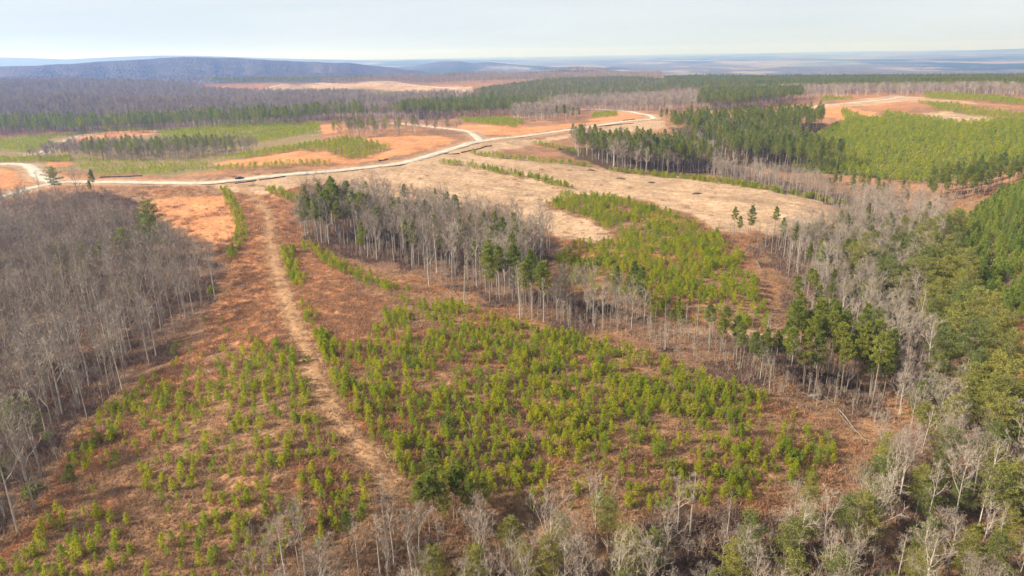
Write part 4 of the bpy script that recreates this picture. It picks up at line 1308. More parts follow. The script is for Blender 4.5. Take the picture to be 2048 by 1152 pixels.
# single trees: kind, foot, height, label
SINGLES = [
    ('pine_tree', (725, 528), 15, 'bright green pine standing alone before the middle wood'),
    ('pine_tree', (985, 548), 17, None), ('pine_tree', (1008, 536), 18, None), ('pine_tree', (1030, 532), 19, None), ('pine_tree', (1046, 545), 18, None),
    ('pine_tree', (972, 575), 15, None),
    ('pine_tree', (1466, 476), 12, None), ('pine_tree', (1478, 484), 10, None), ('pine_tree', (1498, 480), 13.5, None), ('pine_tree', (1548, 472), 12, None),
    ('pine_tree', (1562, 498), 12, None), ('pine_tree', (1588, 505), 12, None), ('pine_tree', (1612, 503), 11, None), ('pine_tree', (1655, 484), 7, None),
    ('pine_tree', (1700, 470), 9, None), ('pine_tree', (1735, 445), 9, None), ('pine_tree', (1752, 447), 11, None), ('pine_tree', (1690, 455), 8, None),
    ('pine_tree', (1590, 640), 13, None), ('pine_tree', (1655, 690), 13, None),
    ('pine_tree', (1418, 700), 12, None), ('pine_tree', (1500, 762), 12, None), ('pine_tree', (1525, 745), 10, None),
    ('pine_tree', (60, 930), 14, None), ('pine_tree', (78, 920), 13, None), ('pine_tree', (40, 925), 12, None), ('pine_tree', (156, 1000), 7, None), ('pine_tree', (20, 1020), 9, None),
    ('pine_tree', (193, 400), 15, None), ('pine_tree', (185, 405), 11, None),
    ('pine_tree', (1113, 244), 15, None), ('pine_tree', (1128, 247), 17, None), ('pine_tree', (1146, 245), 14, None), ('pine_tree', (1158, 244), 12, None),
    ('pine_tree', (1322, 250), 14, None), ('pine_tree', (1332, 252), 15, None), ('pine_tree', (1346, 256), 15, None),
    ('pine_tree', (810, 425), 13, None), ('pine_tree', (872, 420), 10, None), ('pine_tree', (735, 400), 9, None), ('pine_tree', (690, 395), 8, None), ('pine_tree', (960, 440), 8, None),
    ('pine_tree', (700, 1110), 8, None), ('pine_tree', (730, 1090), 7, None), ('pine_tree', (590, 1070), 6, None), ('pine_tree', (535, 1060), 5, None),
    ('layered_evergreen', (312, 526), 23, 'dark layered evergreen rising above the left wood beside the orange field', 0),
    ('layered_evergreen', (116, 402), 17, 'flat topped dark evergreen standing by the left road bend', 3),
    ('layered_evergreen', (180, 570), 14, None), ('layered_evergreen', (130, 565), 14, None), ('layered_evergreen', (255, 540), 15, None), ('layered_evergreen', (285, 525), 13, None),
    ('layered_evergreen', (235, 452), 7, None), ('layered_evergreen', (215, 450), 7, None),
    ('layered_evergreen', (1690, 545), 12, None), ('layered_evergreen', (1650, 560), 11, None),
    ('layered_evergreen', (1215, 1110), 11, 'broad olive evergreen at the head of the bottom wood'),
    ('layered_evergreen', (870, 1190), 9, None), ('layered_evergreen', (950, 1200), 10, None), ('layered_evergreen', (1050, 1180), 9, None), ('layered_evergreen', (1120, 1110), 8, None), ('layered_evergreen', (1020, 1130), 9, None),
    ('layered_evergreen', (1770, 990), 10, None), ('layered_evergreen', (1880, 970), 12, None), ('layered_evergreen', (1960, 985), 12, None),
    ('bare_tree', (1040, 640), 18, 'tall white trunked bare tree in front of the pine row'),
    ('bare_tree', (860, 575), 20, 'pale spreading bare tree at the front of the middle wood', 2),
    ('bare_tree', (930, 605), 19, None), ('bare_tree', (86, 407), 17, None), ('bare_tree', (160, 414), 19, None),
    ('bare_tree', (300, 680), 22, 'widest bare tree in the left wood with forked white limbs', 2),
    ('bare_tree', (350, 665), 17, None), ('bare_tree', (90, 800), 20, None), ('bare_tree', (120, 790), 19, None),
    ('bare_tree', (600, 1135), 12, None), ('bare_tree', (760, 1150), 12, None), ('bare_tree', (840, 1120), 11, None), ('bare_tree', (970, 1120), 12, None),
    ('bare_tree', (1130, 1200), 13, None), ('bare_tree', (1800, 830), 13, None), ('bare_tree', (1830, 800), 12, None), ('bare_tree', (1800, 1000), 14, None),
    ('dead_trunk', (1955, 309), 8, None), ('dead_trunk', (1963, 311), 10, None), ('dead_trunk', (1969, 300), 9, None), ('dead_trunk', (1945, 258), 7, None),
    ('evergreen_shrub', (1830, 1070), 2.6, None), ('evergreen_shrub', (1950, 1070), 2.6, None), ('evergreen_shrub', (1995, 1060), 2.2, None),
    ('evergreen_shrub', (70, 985), 2.6, None), ('evergreen_shrub', (58, 1000), 2.4, None), ('evergreen_shrub', (22, 930), 2.4, None), ('evergreen_shrub', (100, 880), 2.0, None),
    ('evergreen_shrub', (425, 588), 3.2, None), ('evergreen_shrub', (700, 775), 2.6, None), ('evergreen_shrub', (715, 782), 2.2, None),
]
plants = {k: [] for k in KINDS}      # x, y, height, key
prs = np.random.RandomState(77)


def add_plants(kind, xy, hr, key, prs=prs):
    for (x, y) in xy:
        plants[kind].append([x, y, prs.uniform(*hr), key])


def view_ok(x, y, h, mu=220):
    z = hgt(x, y)
    u, v, dep = project(x, y, z)
    _, vt, _ = project(x, y, z + h)
    return (dep > 5) & (u > -mu) & (u < PW + mu) & (vt < PH + 30)


for kind, sp, hr, keep, key, poly in STANDS:
    wp = world_poly(poly)
    lo, hi = wp.min(0), wp.max(0)
    nx, ny = int((hi[0] - lo[0]) / sp) + 2, int((hi[1] - lo[1]) / sp) + 2
    gx, gy = np.meshgrid(np.arange(nx), np.arange(ny))
    jit = 0.32 if kind == 'young_pine' and sp > 2.5 else 0.42
    if kind == 'young_pine' and sp < 3.6:          # planted in rows running down with the track
        c0, n1 = (lo + hi) / 2, int(np.hypot(*(hi - lo)) / sp / 1.2) + 4
        gx, gy = np.meshgrid(np.arange(-n1, n1 + 1), np.arange(-n1, n1 + 1))
        px_ = gx * sp * 1.28 + prs.uniform(-0.40, 0.40, gx.shape) * sp
        py_ = gy * sp * 0.80 + prs.uniform(-0.5, 0.5, gx.shape) * sp
        px_ += (fbm(px_ / 25, py_ / 25, 170) - 0.5) * 4
        ca_, sa_ = math.cos(R(14)), math.sin(R(14))
        x, y = (c0[0] + px_ * ca_ - py_ * sa_).ravel(), (c0[1] + px_ * sa_ + py_ * ca_).ravel()
    else:
        x = lo[0] + (gx + 0.5 * (gy % 2)) * sp + prs.uniform(-jit, jit, gx.shape) * sp
        y = lo[1] + gy * sp + prs.uniform(-jit, jit, gx.shape) * sp
        x, y = x.ravel(), y.ravel()
    e = (fbm(x / 12, y / 12, 140) - 0.5) * sp * 2
    m = inside(x + e, y + e * 0.7, wp)
    if keep < 0.8:       # thin stands thin out in patches
        m &= (fbm(x / 9, y / 9, 150) + prs.uniform(-0.22, 0.22, x.shape)) > (0.5 + 0.28 * (0.5 - keep))
    else:
        m &= prs.rand(*x.shape) < keep
    x, y = x[m], y[m]
    m = view_ok(x, y, hr[1])
    if kind == 'young_pine':
        m &= line_sd(x, y, TRACK[::3]) > 2.6
    add_plants(kind, np.stack([x[m], y[m]], 1), hr, key)
for sp, hr, hw, key, pts in ROWS:
    ln = smooth_line(world_poly(pts), sp)
    for p in ln:
        for k in range(max(1, int(2 * hw / sp))):
            q = p + prs.uniform(-hw, hw, 2)
            if prs.rand() < 0.85 and line_sd(np.array([q[0]]), np.array([q[1]]), TRACK[::3])[0] > 2.6:
                plants['young_pine'].append([q[0], q[1], prs.uniform(*hr), key])
for kind, (u, v), h, lab, *pk in SINGLES:
    q = ground_at(u, v)[0]
    plants[kind].append([q[0], q[1], h, ('single', lab, *pk)])

COUNTS = {}
LIMIT = 300


def place(kind, stuff_name, stuff_label):
    name, recs = kind, []
    K = KINDS[kind]
    P = plants[kind]
    x, y, h = (np.array([p[i] for p in P], float) for i in range(3))
    z = hgt(x, y)
    u, v, dep = project(x, y, z)
    ut, vt, _ = project(x, y, z + h)
    pix = np.maximum(v - vt, 0)
    seen = (u > 4) & (u < PW - 4) & (vt < PH - 6) & (vt > 0)
    seen &= (np.minimum(v, PH) - np.maximum(vt, 0)) > 0.35 * pix
    single = np.array([isinstance(p[3], tuple) for p in P])
    score = np.where(seen, pix, 0) + np.where(single & seen, 1e5, 0)
    order = np.argsort(-score)
    ind = order[:LIMIT]
    ind = [i for i in ind if seen[i]]
    rest = np.setdiff1d(np.arange(len(P)), ind)
    protos = {}
    for i in ind:
        k = prs.randint(K['nn'])
        if isinstance(P[i][3], tuple) and len(P[i][3]) > 2: k = P[i][3][2]
        s = h[i] / K['h'][k]
        rz = prs.uniform(0, 6.28)
        key = P[i][3]
        if K['parts']:
            if k not in protos:
                root = bpy.data.objects.new(name, None)
                root.empty_display_size = 0.5
                COL.objects.link(root)
                kids = [link(pn, me, root) for pn, me in zip(K['parts'], K['split'][k])]
                protos[k] = (root, kids)
            else:
                r0, k0 = protos[k]
                root = r0.copy(); COL.objects.link(root)
                for c in k0:
                    cc = c.copy(); COL.objects.link(cc); cc.parent = root
        else:
            root = link(name, K['single'][k])
        root.location = (x[i], y[i], z[i])
        root.rotation_euler = (prs.uniform(-0.03, 0.03), prs.uniform(-0.03, 0.03), rz)
        root.scale = (s * prs.uniform(0.92, 1.08), s * prs.uniform(0.92, 1.08), s)
        for pname in ('label', 'category', 'group'):
            if pname in root: del root[pname]
        recs.append((root, k, key, h[i], u[i], (v[i] + vt[i]) / 2, pix[i]))
    COUNTS[kind] = (len(ind), len(rest))
    name_all(kind, recs)
    if len(rest):
        fard = np.hypot(x, y)[rest] > 420
        idx = np.where(fard & (K['nf'] > 0), K['nn'] + prs.randint(max(K['nf'], 1), size=len(rest)), prs.randint(K['nn'], size=len(rest)))
        hh = np.array(K['h'])[idx]
        o = scatter_object(stuff_name, np.stack([x, y, z], 1)[rest], h[rest] / hh, prs.uniform(0, 6.28, len(rest)), idx, K['coll'])
        tag(o, stuff_label, CATS[kind])


LOOKS = {'bare_tree': ['round crowned', 'upright', 'wide crowned', 'narrow', 'open crowned', 'broad dense', 'thin'],
         'pine_tree': ['full crowned', 'short crowned', 'deep crowned', 'slim', 'broad crowned'],
         'young_pine': ['cone shaped', 'slender', 'bushy', 'loose', 'very narrow', 'squat bushy', 'full', 'sparse'],
         'plantation_pine': ['cone shaped', 'slender', 'broad', 'loose'],
         'layered_evergreen': ['rounded', 'deep skirted', 'high stemmed', 'umbrella shaped', 'low branched'],
         'dead_trunk': ['leaning', 'straight', 'short limbed', 'forked'],
         'evergreen_shrub': ['round', 'low']}
NOUN = {'plantation_pine': 'close grown green pine', 'bare_tree': 'bare grey tree', 'pine_tree': 'tall green pine', 'young_pine': 'young green pine', 'layered_evergreen': 'olive layered evergreen',
        'dead_trunk': 'pale dead trunk', 'evergreen_shrub': 'dark evergreen shrub'}


def landmark(u, v):
    """the nearest thing one can find on the photograph"""
    L = [(480, 356, 'the dark blue car'), (70, 345, 'the road bend at the left edge'), (960, 282, 'the road junction'), (1308, 237, 'the far bend of the main road'),
         (370, 430, 'the big orange field'), (560, 520, 'the top of the dirt track'), (610, 680, 'the middle of the dirt track'), (770, 960, 'the foot of the dirt track'),
         (1530, 565, 'the bare soil scar'), (1450, 420, 'the pale cut field'), (1690, 860, 'the soil patch with long logs'), (2010, 690, 'the rusty clearing at the right edge'),
         (80, 990, 'the rutted path at lower left'), (420, 585, 'the corner of the left wood'), (40, 600, 'the left edge'), (250, 700, 'the front of the left wood'),
         (860, 480, 'the pale spreading tree of the middle wood'), (660, 390, 'the tall dark pine clump'), (1050, 540, 'the pine row of the middle wood'), (1250, 600, 'the right tip of the middle wood'),
         (1850, 430, 'the ravine head'), (1800, 640, 'the middle of the ravine'), (1870, 1010, 'the bottom right wood'), (1500, 1110, 'the bottom edge right of centre'),
         (1000, 1110, 'the bottom edge at centre'), (600, 1090, 'the bottom edge left of centre'), (2030, 1100, 'the bottom right corner'), (1300, 340, 'the pine block'),
         (1750, 310, 'the bright plantation'), (2000, 520, 'the thick plantation at the right edge'), (100, 870, 'the left ruts end'), (1640, 740, 'the dense pine clump right of centre'),
         (1400, 700, 'the thinned strip'), (1300, 560, 'the plantation beyond the middle wood'), (1000, 750, 'the centre of the big plantation'), (1300, 850, 'the right half of the big plantation'),
         (850, 850, 'the left half of the big plantation'), (400, 900, 'the middle of the sparse plantation'), (250, 1080, 'the bottom of the sparse plantation'), (1620, 440, 'the tip of the cut field'),
         (1560, 245, 'the far pine belt'), (1100, 370, 'the curved row across the pale field')]
    return min(L, key=lambda t: (t[0] - u) ** 2 + (1.4 * (t[1] - v)) ** 2)[2]


ORD = ('first', 'second', 'third', 'fourth', 'fifth', 'sixth', 'seventh', 'eighth')


def name_all(kind, recs):
    """labels: the marked ones keep their own; the others get look, the landmark they stand by, and for the outermost their place"""
    by = {}
    for o, k, key, h, u, v, pix in recs:
        if isinstance(key, tuple) and key[1]:
            tag(o, key[1], CATS[kind])
            continue
        by.setdefault(landmark(u, v), []).append((o, k, h, u, v, pix, key))
    hs = sorted(r[3] for r in recs)
    for lm, rs in by.items():
        noun = NOUN[kind]
        grp = '%ss near %s' % (noun, lm)
        special = {}
        if len(rs) > 2:
            for word, fn in (('leftmost', lambda r: -r[3]), ('rightmost', lambda r: r[3]), ('nearest', lambda r: r[4]), ('farthest', lambda r: -r[4]),
                             ('tallest', lambda r: r[2]), ('shortest', lambda r: -r[2])):
                c = [r for r in rs if id(r[0]) not in special]
                if c:
                    special[id(max(c, key=fn)[0])] = word
        pend = {}
        for o, k, h, u, v, pix, key in rs:
            if id(o) in special:
                lab = '%s of the %ss by %s' % (special[id(o)], noun, lm)
            else:
                q = np.searchsorted(hs, h) / len(hs)
                size = 'small' if q < 0.33 else ('medium' if q < 0.67 else 'large')
                lab = '%s %s %s by %s' % (size, LOOKS[kind][k], noun.replace('tall ', '').replace('young ', 'sapling '), lm)
            pend.setdefault(lab, []).append((u, o))
        for lab, os_ in pend.items():
            os_.sort(key=lambda t: t[0])
            for j, (u, o) in enumerate(os_):
                l2 = lab
                if 1 < len(os_) <= len(ORD):
                    l2 = ORD[j] + ' from left, ' + lab
                if len(l2.split()) > 16:
                    l2 = ' '.join(w for w in l2.split() if w not in ('the',))
                tag(o, l2, CATS[kind], grp)


CATS = {'plantation_pine': 'pine', 'bare_tree': 'tree', 'pine_tree': 'pine', 'young_pine': 'young pine', 'layered_evergreen': 'evergreen', 'dead_trunk': 'dead trunk', 'evergreen_shrub': 'shrub'}
place('bare_tree', 'bare_woodland', 'mass of leafless grey hardwood trees over the hillsides')
place('pine_tree', 'pine_woodland', 'mass of dark green pines in far blocks and belts')
place('young_pine', 'young_pine_plantation', 'mass of young yellow green pines in the plantations')
place('plantation_pine', 'close_pine_plantation', 'mass of close grown bright green pines at the right edge')
place('layered_evergreen', 'evergreen_belt', 'mass of feathery olive evergreens')
place('dead_trunk', 'dead_trunks', 'mass of thin pale dead trunks')
place('evergreen_shrub', 'shrubs', 'mass of shrubs')

# ------------------------------------------------------------------ dead grass and bramble of the open ground
tuft_coll = bpy.data.collections.new('protos_grass')
_t = [('orange', grass_tuft(0.75, 16, 0.035)), ('orange', grass_tuft(0.6, 14, 0.04)), ('straw', grass_tuft(0.6, 14, 0.035)), ('straw', grass_tuft(0.45, 14, 0.04)),
      ('brown', bramble(0.7, 30)), ('brown', bramble(0.9, 36)), ('leaf', bramble(0.7, 26)), ('leaf', bramble(0.9, 30))]
for i, (c, mb) in enumerate(_t):
    o = bpy.data.objects.new('grass_%02d' % i, mb.mesh('grass', [M_TUFT[c]]))
    tuft_coll.objects.link(o)
NT = 210000
th = prs.uniform(R(-47), R(47), NT)
rr = np.exp(prs.uniform(math.log(72), math.log(430), NT))
x, y = rr * np.sin(th), rr * np.cos(th)
dtk = line_sd(x, y, TRACK[::4])
drd = np.full(NT, 1e3)
for k in ('main', 'west'):
    drd = np.minimum(drd, line_sd(x, y, ROADW[k][0][::2]))
c = cover_at(x, y)
m = ((dtk > 1.2 + prs.rand(NT)) | (prs.rand(NT) < 0.35)) & (drd > 5)
m &= ~((c.sum(1) < 0.24) & (prs.rand(NT) < 0.6))
m &= ~((c[:, 1] > 0.17) & (rr > 210) & (prs.rand(NT) < 0.92))
x, y, c, rr = x[m], y[m], c[m], rr[m]
redness = c[:, 0] / (c[:, 1] + 1e-6)
bright = c.sum(1)
isor = (redness > 1.95) & (bright > 0.33)
isst = (redness <= 1.95) & (bright > 0.33)
r_ = prs.rand(len(x))
base = np.where(isor, np.where(r_ < 0.78, 0, 4), np.where(isst, np.where(r_ < 0.93, 2, 4), np.where(redness < 1.745, np.where(r_ < 0.04, 2, 6), np.where(r_ < 0.40, 0, np.where(r_ < 0.64, 2, 4)))))
idx = base + prs.randint(2, size=len(x))
s = prs.uniform(0.6, 1.25, len(x)) * np.where(idx >= 4, prs.uniform(0.8, 1.5, len(x)), 1.0) * np.where(rr > 250, 1.25, 1.0)
tag(scatter_object('dead_grass', np.stack([x, y, hgt(x, y)], 1), s, prs.uniform(0, 6.28, len(x)), idx, tuft_coll),
    'dry orange and straw grass with dead bramble over the open ground', 'grass')

# ------------------------------------------------------------------ the car on the gravel road
M_PAINT = plain_mat('dark_blue_paint', (0.018, 0.028, 0.075), 0.25, 0.3)
M_GLASS = plain_mat('dark_glass', (0.02, 0.025, 0.03), 0.08, 0.0, 0.8)
M_TYRE = plain_mat('tyre_rubber', (0.02, 0.02, 0.02), 0.85)
M_RIM = plain_mat('rim_metal', (0.45, 0.45, 0.46), 0.35, 0.9)
M_LAMP = plain_mat('lamp_glass', (0.75, 0.75, 0.72), 0.15)
M_RED = plain_mat('tail_red', (0.35, 0.015, 0.012), 0.25)
M_TRIM = plain_mat('black_trim', (0.025, 0.025, 0.027), 0.6)


def loft(sections, mat, name, parent):
    """closed skin through cross-sections (x, half width at sill, half width at top, z bottom, z top)"""
    mb = MB()
    ring = []
    for (x, ws, wt, z0, z1) in sections:
        k = len(mb.v)
        zs = z0 + (z1 - z0) * 0.62
        for (y, z) in ((-ws * 0.92, z0), (-ws, z0 + (z1 - z0) * 0.25), (-ws * 0.98, zs), (-wt, z1), (wt, z1), (ws * 0.98, zs), (ws, z0 + (z1 - z0) * 0.25), (ws * 0.92, z0)):
            mb.v.append(Vector((x, y, z)))
        ring.append(k)
    for a, b in zip(ring[:-1], ring[1:]):
        for i in range(8):
            mb.f.append((a + i, a + (i + 1) % 8, b + (i + 1) % 8, b + i)); mb.m.append(0)
    mb.f.append(tuple(ring[0] + i for i in range(7, -1, -1))); mb.m.append(0)
    mb.f.append(tuple(ring[-1] + i for i in range(8))); mb.m.append(0)
    me = mb.mesh(name, [mat])
    return link(name, me, parent)


def disc(mb, c, r, w, n=16):
    mb.tube([c + Vector((0, -w / 2, 0)), c + Vector((0, -w / 2, 0)), c + Vector((0, w / 2, 0)), c + Vector((0, w / 2, 0))], [0.01, r, r, 0.01], n, 0)


ln = ROADW['main'][0]
cpos = ground_at(485, 359)[0]
ci = int(np.argmin(np.hypot(ln[:, 0] - cpos[0], ln[:, 1] - cpos[1])))
tdir = ln[ci - 1] - ln[ci + 1]
cpos = ln[ci] + np.array([-tdir[1], tdir[0]]) / np.hypot(*tdir) * -0.9
car = link('parked_car', None)
tag(car, 'dark blue sedan standing on the pale gravel road', 'car')
car.rotation_euler = (0, 0, math.atan2(tdir[1], tdir[0]))
loft([(-2.35, 0.78, 0.70, 0.38, 0.88), (-2.2, 0.88, 0.78, 0.28, 1.00), (-1.3, 0.91, 0.82, 0.22, 1.02), (0.0, 0.92, 0.84, 0.22, 0.98), (0.9, 0.91, 0.82, 0.22, 0.95),
      (1.9, 0.88, 0.74, 0.24, 0.82), (2.25, 0.80, 0.66, 0.30, 0.70), (2.38, 0.70, 0.6, 0.36, 0.6)], M_PAINT, 'body', car)
loft([(-1.75, 0.78, 0.62, 0.96, 1.04), (-1.05, 0.80, 0.60, 0.96, 1.40), (-0.2, 0.82, 0.62, 0.95, 1.44), (0.35, 0.82, 0.60, 0.94, 1.40), (1.15, 0.80, 0.62, 0.90, 0.97)], M_GLASS, 'window_band', car)
loft([(-1.15, 0.58, 0.54, 1.37, 1.42), (-0.2, 0.62, 0.58, 1.43, 1.475), (0.42, 0.58, 0.54, 1.37, 1.42)], M_PAINT, 'roof', car)
for sx in (-1.42, 1.42):
    for sy in (-1, 1):
        mb = MB(); disc(mb, Vector((0, 0, 0)), 0.33, 0.22)
        wh = link('wheel', mb.mesh('wheel', [M_TYRE]), car, (sx, sy * 0.83, 0.33))
        mb = MB(); disc(mb, Vector((0, sy * 0.02, 0)), 0.21, 0.22, 10)
        link('rim', mb.mesh('rim', [M_RIM]), wh)
for sy in (-1, 1):
    mb = MB(); mb.box((2.12, sy * 0.62 - 0.17, 0.58), (2.30, sy * 0.62 + 0.17, 0.70)); link('headlight', mb.mesh('headlight', [M_LAMP]), car)
    mb = MB(); mb.box((-2.34, sy * 0.62 - 0.15, 0.72), (-2.20, sy * 0.62 + 0.15, 0.86)); link('tail_light', mb.mesh('tail_light', [M_RED]), car)
    mb = MB(); mb.box((0.72, sy * 0.98 - 0.09, 0.95), (0.86, sy * 0.98 + 0.09, 1.07)); link('wing_mirror', mb.mesh('wing_mirror', [M_PAINT]), car)
for x0, x1 in ((2.26, 2.42), (-2.42, -2.28)):
    mb = MB(); mb.box((x0, -0.72, 0.30), (x1, 0.72, 0.50)); link('bumper', mb.mesh('bumper', [M_TRIM]), car)
ROADZ = None
car.location = (cpos[0], cpos[1], float(hgt(cpos[0], cpos[1])) + 0.46)

# ------------------------------------------------------------------ black silt fences along the road
M_FABRIC = plain_mat('black_silt_fabric', (0.030, 0.027, 0.025), 0.85)
M_STAKE = plain_mat('weathered_stake', (0.20, 0.15, 0.10), 0.8)
FENCES = [([(470, 367.5), (492, 365), (513, 362)], 'black silt fence just below the dark blue car'),
          ([(518, 361), (545, 357.5), (571, 353.5)], 'longer black silt fence right of the dark blue car'),
          ([(200, 356), (235, 354), (285, 352.5)], 'black silt fence above the road left of the car'),
          ([(888, 308), (903, 309), (919, 308)], 'short black silt fence below the road junction'),
          ([(922, 306), (950, 300), (983, 292)], 'longest black silt fence slanting below the road junction'),
          ([(1198, 253), (1230, 250.5), (1268, 247)], 'black silt fence below the far end of the main road'),
          ([(1246, 241), (1258, 240), (1271, 238.5)], 'short black silt fence above the main road near the bend'),
          ([(757, 323), (767, 321), (776, 318.5)], 'short black silt fence at the right end of the orange knoll')]
stake_mb = MB(); stake_mb.box((-0.03, -0.03, -0.3), (0.03, 0.03, 0.8))
stake_me = stake_mb.mesh('stake', [M_STAKE])
for pts, lab in FENCES:
    ln = smooth_line(world_poly(pts), 2.4)
    c0 = ln[len(ln) // 2]
    z0 = float(hgt(c0[0], c0[1]))
    root = link('silt_fence', None, None, (c0[0], c0[1], z0))
    tag(root, lab, 'fence', 'silt fences along the gravel road')
    zz = hgt(ln[:, 0], ln[:, 1])
    mb = MB()
    for i in range(len(ln) - 1):
        a, b = ln[i], ln[i + 1]
        d = (b - a) / (np.hypot(*(b - a)) + 1e-6)
        nrm = np.array([-d[1], d[0]]) * 0.03
        k = len(mb.v)
        sag = rnd.uniform(-0.12, 0.05)
        for (p, z) in ((a, zz[i]), (b, zz[i + 1])):
            for sg in (-1, 1):
                for hh in (-0.25, 0.62 + sag):
                    mb.v.append(Vector((p[0] + sg * nrm[0] - c0[0], p[1] + sg * nrm[1] - c0[1], z + hh - z0)))
        for q in ((0, 1, 5, 4), (2, 6, 7, 3), (1, 3, 7, 5), (0, 4, 6, 2), (0, 2, 3, 1), (4, 5, 7, 6)):
            mb.f.append(tuple(k + t for t in q)); mb.m.append(0)
    link('fabric', mb.mesh('fabric', [M_FABRIC]), root)
    for p, z in zip(ln, zz):
        link('stake', stake_me, root, (p[0] - c0[0] + 0.06, p[1] - c0[1] - 0.06, z - z0))


# ------------------------------------------------------------------ fallen logs, boulder, brush piles
def log_mesh(L, r, branchy):
    mb = MB()
    n = 6
    pts = [Vector((L * (i / n - 0.5), math.sin(i * 1.3) * L * 0.012, r * 0.7 + math.sin(i * 0.9) * 0.05)) for i in range(n + 1)]
    mb.tube(pts, [r * (1 - 0.55 * i / n) for i in range(n + 1)], 6, 0)
    mb.f.append(tuple(range(5, -1, -1))); mb.m.append(0)
    for k in range(branchy):
        t = rnd.uniform(0.35, 0.98)
        p = Vector((L * (t - 0.5), 0, r))
        d = Vector((0.5, rnd.uniform(-1, 1), rnd.uniform(0.1, 0.9))).normalized()
        bl = rnd.uniform(0.8, 2.4)
        mb.tube([p, p + d * bl * 0.5, p + (d + rv(0.25)) * bl], [r * 0.35, r * 0.22, 0.015], 4, 0)
        for _ in range(3):
            q = p + d * bl * rnd.uniform(0.5, 1.0)
            dd = (d + rv(0.8)).normalized() * bl * 0.6
            sd = dd.cross(rv()).normalized() * 0.02
            mb.tri(q - sd, q + sd, q + dd, 0)
    return mb.mesh('fallen_log', [M_DEAD])


LOGS = [(931, 839, 955, 891, 0.13, 2, 'long pale fallen trunk lying down the slope in the big plantation centre'),
        (952, 832, 962, 838, 0.16, 0, 'short pale log beside the upper end of the long fallen trunk'),
        (921, 891, 943, 916, 0.10, 3, 'thin bare fallen trunk below the long one in the plantation centre'),
        (938, 906, 968, 893, 0.08, 3, 'thin fallen pole crossing the lower end of the long fallen trunk'),
        (855, 719, 872, 744, 0.09, 1, 'thin fallen pole left of the plantation centre on brown ground'),
        (974, 712, 988, 701, 0.10, 3, 'pale broken branch lying among saplings above the plantation centre'),
        (1086, 731, 1106, 755, 0.20, 7, 'grey dead treetop with bare limbs fallen among dark saplings'),
        (1108, 745, 1134, 748, 0.08, 2, 'curved pale branch right of the fallen grey treetop'),
        (1251, 754, 1285, 768, 0.08, 1, 'thin fallen stem in straw grass right of the plantation centre'),
        (1289, 724, 1300, 736, 0.12, 1, 'short fallen log under the thinned strip'),
        (900, 579, 926, 602, 0.11, 1, 'upper of two fallen trunks before the middle wood'),
        (886, 583, 920, 606, 0.10, 1, 'lower of two fallen trunks before the middle wood'),
        (1674, 819, 1731, 885, 0.12, 1, 'longest pale log lying beside the bare soil patch'),
        (1668, 820, 1712, 868, 0.09, 1, 'second long log parallel to the longest beside the soil patch'),
        (1653, 873, 1675, 885, 0.16, 4, 'pale forked log at the lower left of the soil patch'),
        (1560, 884, 1588, 920, 0.14, 8, 'bleached many branched treetop fallen at the right of the big plantation'),
        (1600, 786, 1650, 810, 0.13, 2, 'log lying on leaf litter beneath the dense pine clump'),
        (1640, 792, 1672, 812, 0.12, 2, 'fallen trunk between standing stems of the dense pine clump'),
        (1440, 790, 1462, 772, 0.14, 5, 'grey branchy log in front of the thinned strip'),
        (1378, 735, 1410, 745, 0.13, 3, 'grey fallen trunk at the left end of the thinned strip'),
        (1520, 512, 1545, 520, 0.18, 2, 'log pushed against the head of the soil scar'),
        (1538, 625, 1564, 628, 0.20, 0, 'dark log lying across the foot of the soil scar'),
        (1512, 525, 1528, 548, 0.16, 2, 'rough log along the left side of the soil scar'),
        (399, 637, 434, 612, 0.13, 2, 'fallen trunk at the corner of the left wood'),
        (408, 612, 436, 600, 0.11, 2, 'thinner fallen trunk above the one at the left wood corner'),
        (14, 973, 94, 951, 0.13, 3, 'long grey trunk fallen across the leaf litter at the left edge'),
        (20, 962, 70, 954, 0.10, 2, 'grey trunk fallen just above the long one at the left edge'),
        (48, 955, 56, 928, 0.08, 1, 'thin leaning pole fallen in the left leaf litter'),
        (333, 979, 355, 993, 0.08, 2, 'short pale stick lying in the middle of the sparse plantation'),
        (219, 1083, 227, 1054, 0.07, 1, 'thin pale pole propped in the lower sparse plantation'),
        (590, 880, 657, 905, 0.08, 1, 'long thin pole lying left of the lower dirt track'),
        (448, 1140, 494, 1150, 0.09, 2, 'fallen stem at the bottom edge left of centre'),
        (598, 862, 608, 868, 0.12, 0, 'very short pale log left of the dirt track'),
        (1997, 1098, 2046, 1114, 0.12, 1, 'pale log lying at the bottom right corner'),
        (1690, 1136, 1712, 1142, 0.12, 2, 'pale broken log at the bottom edge on the right'),
        (605, 478, 628, 462, 0.14, 1, 'pale trunk fallen outward from the tall dark pine clump'),
        (598, 482, 630, 474, 0.12, 1, 'second pale trunk fallen below the tall dark pine clump')]
for (u0, v0, u1, v1, r, br, lab) in LOGS:
    a, b = ground_at(np.array([u0, u1]), np.array([v0, v1]))
    L = max(float(np.hypot(*(b - a))), 1.2)
    L = min(L, 16.0)
    c = (a + b) / 2
    za, zb = hgt(a[0], a[1]), hgt(b[0], b[1])
    o = link('fallen_log', log_mesh(L, r, br), None, (c[0], c[1], float((za + zb) / 2) + 0.25))
    o.rotation_euler = (rnd.uniform(0, 6), -math.atan2(float(zb - za), float(np.hypot(*(b - a)))), math.atan2(b[1] - a[1], b[0] - a[0]))
    o.rotation_euler[0] = 0
    tag(o, lab, 'log', 'fallen logs')

M_STONE = bark_mat('grey_stone', (0.10, 0.095, 0.09), (0.19, 0.18, 0.165), 1.2)


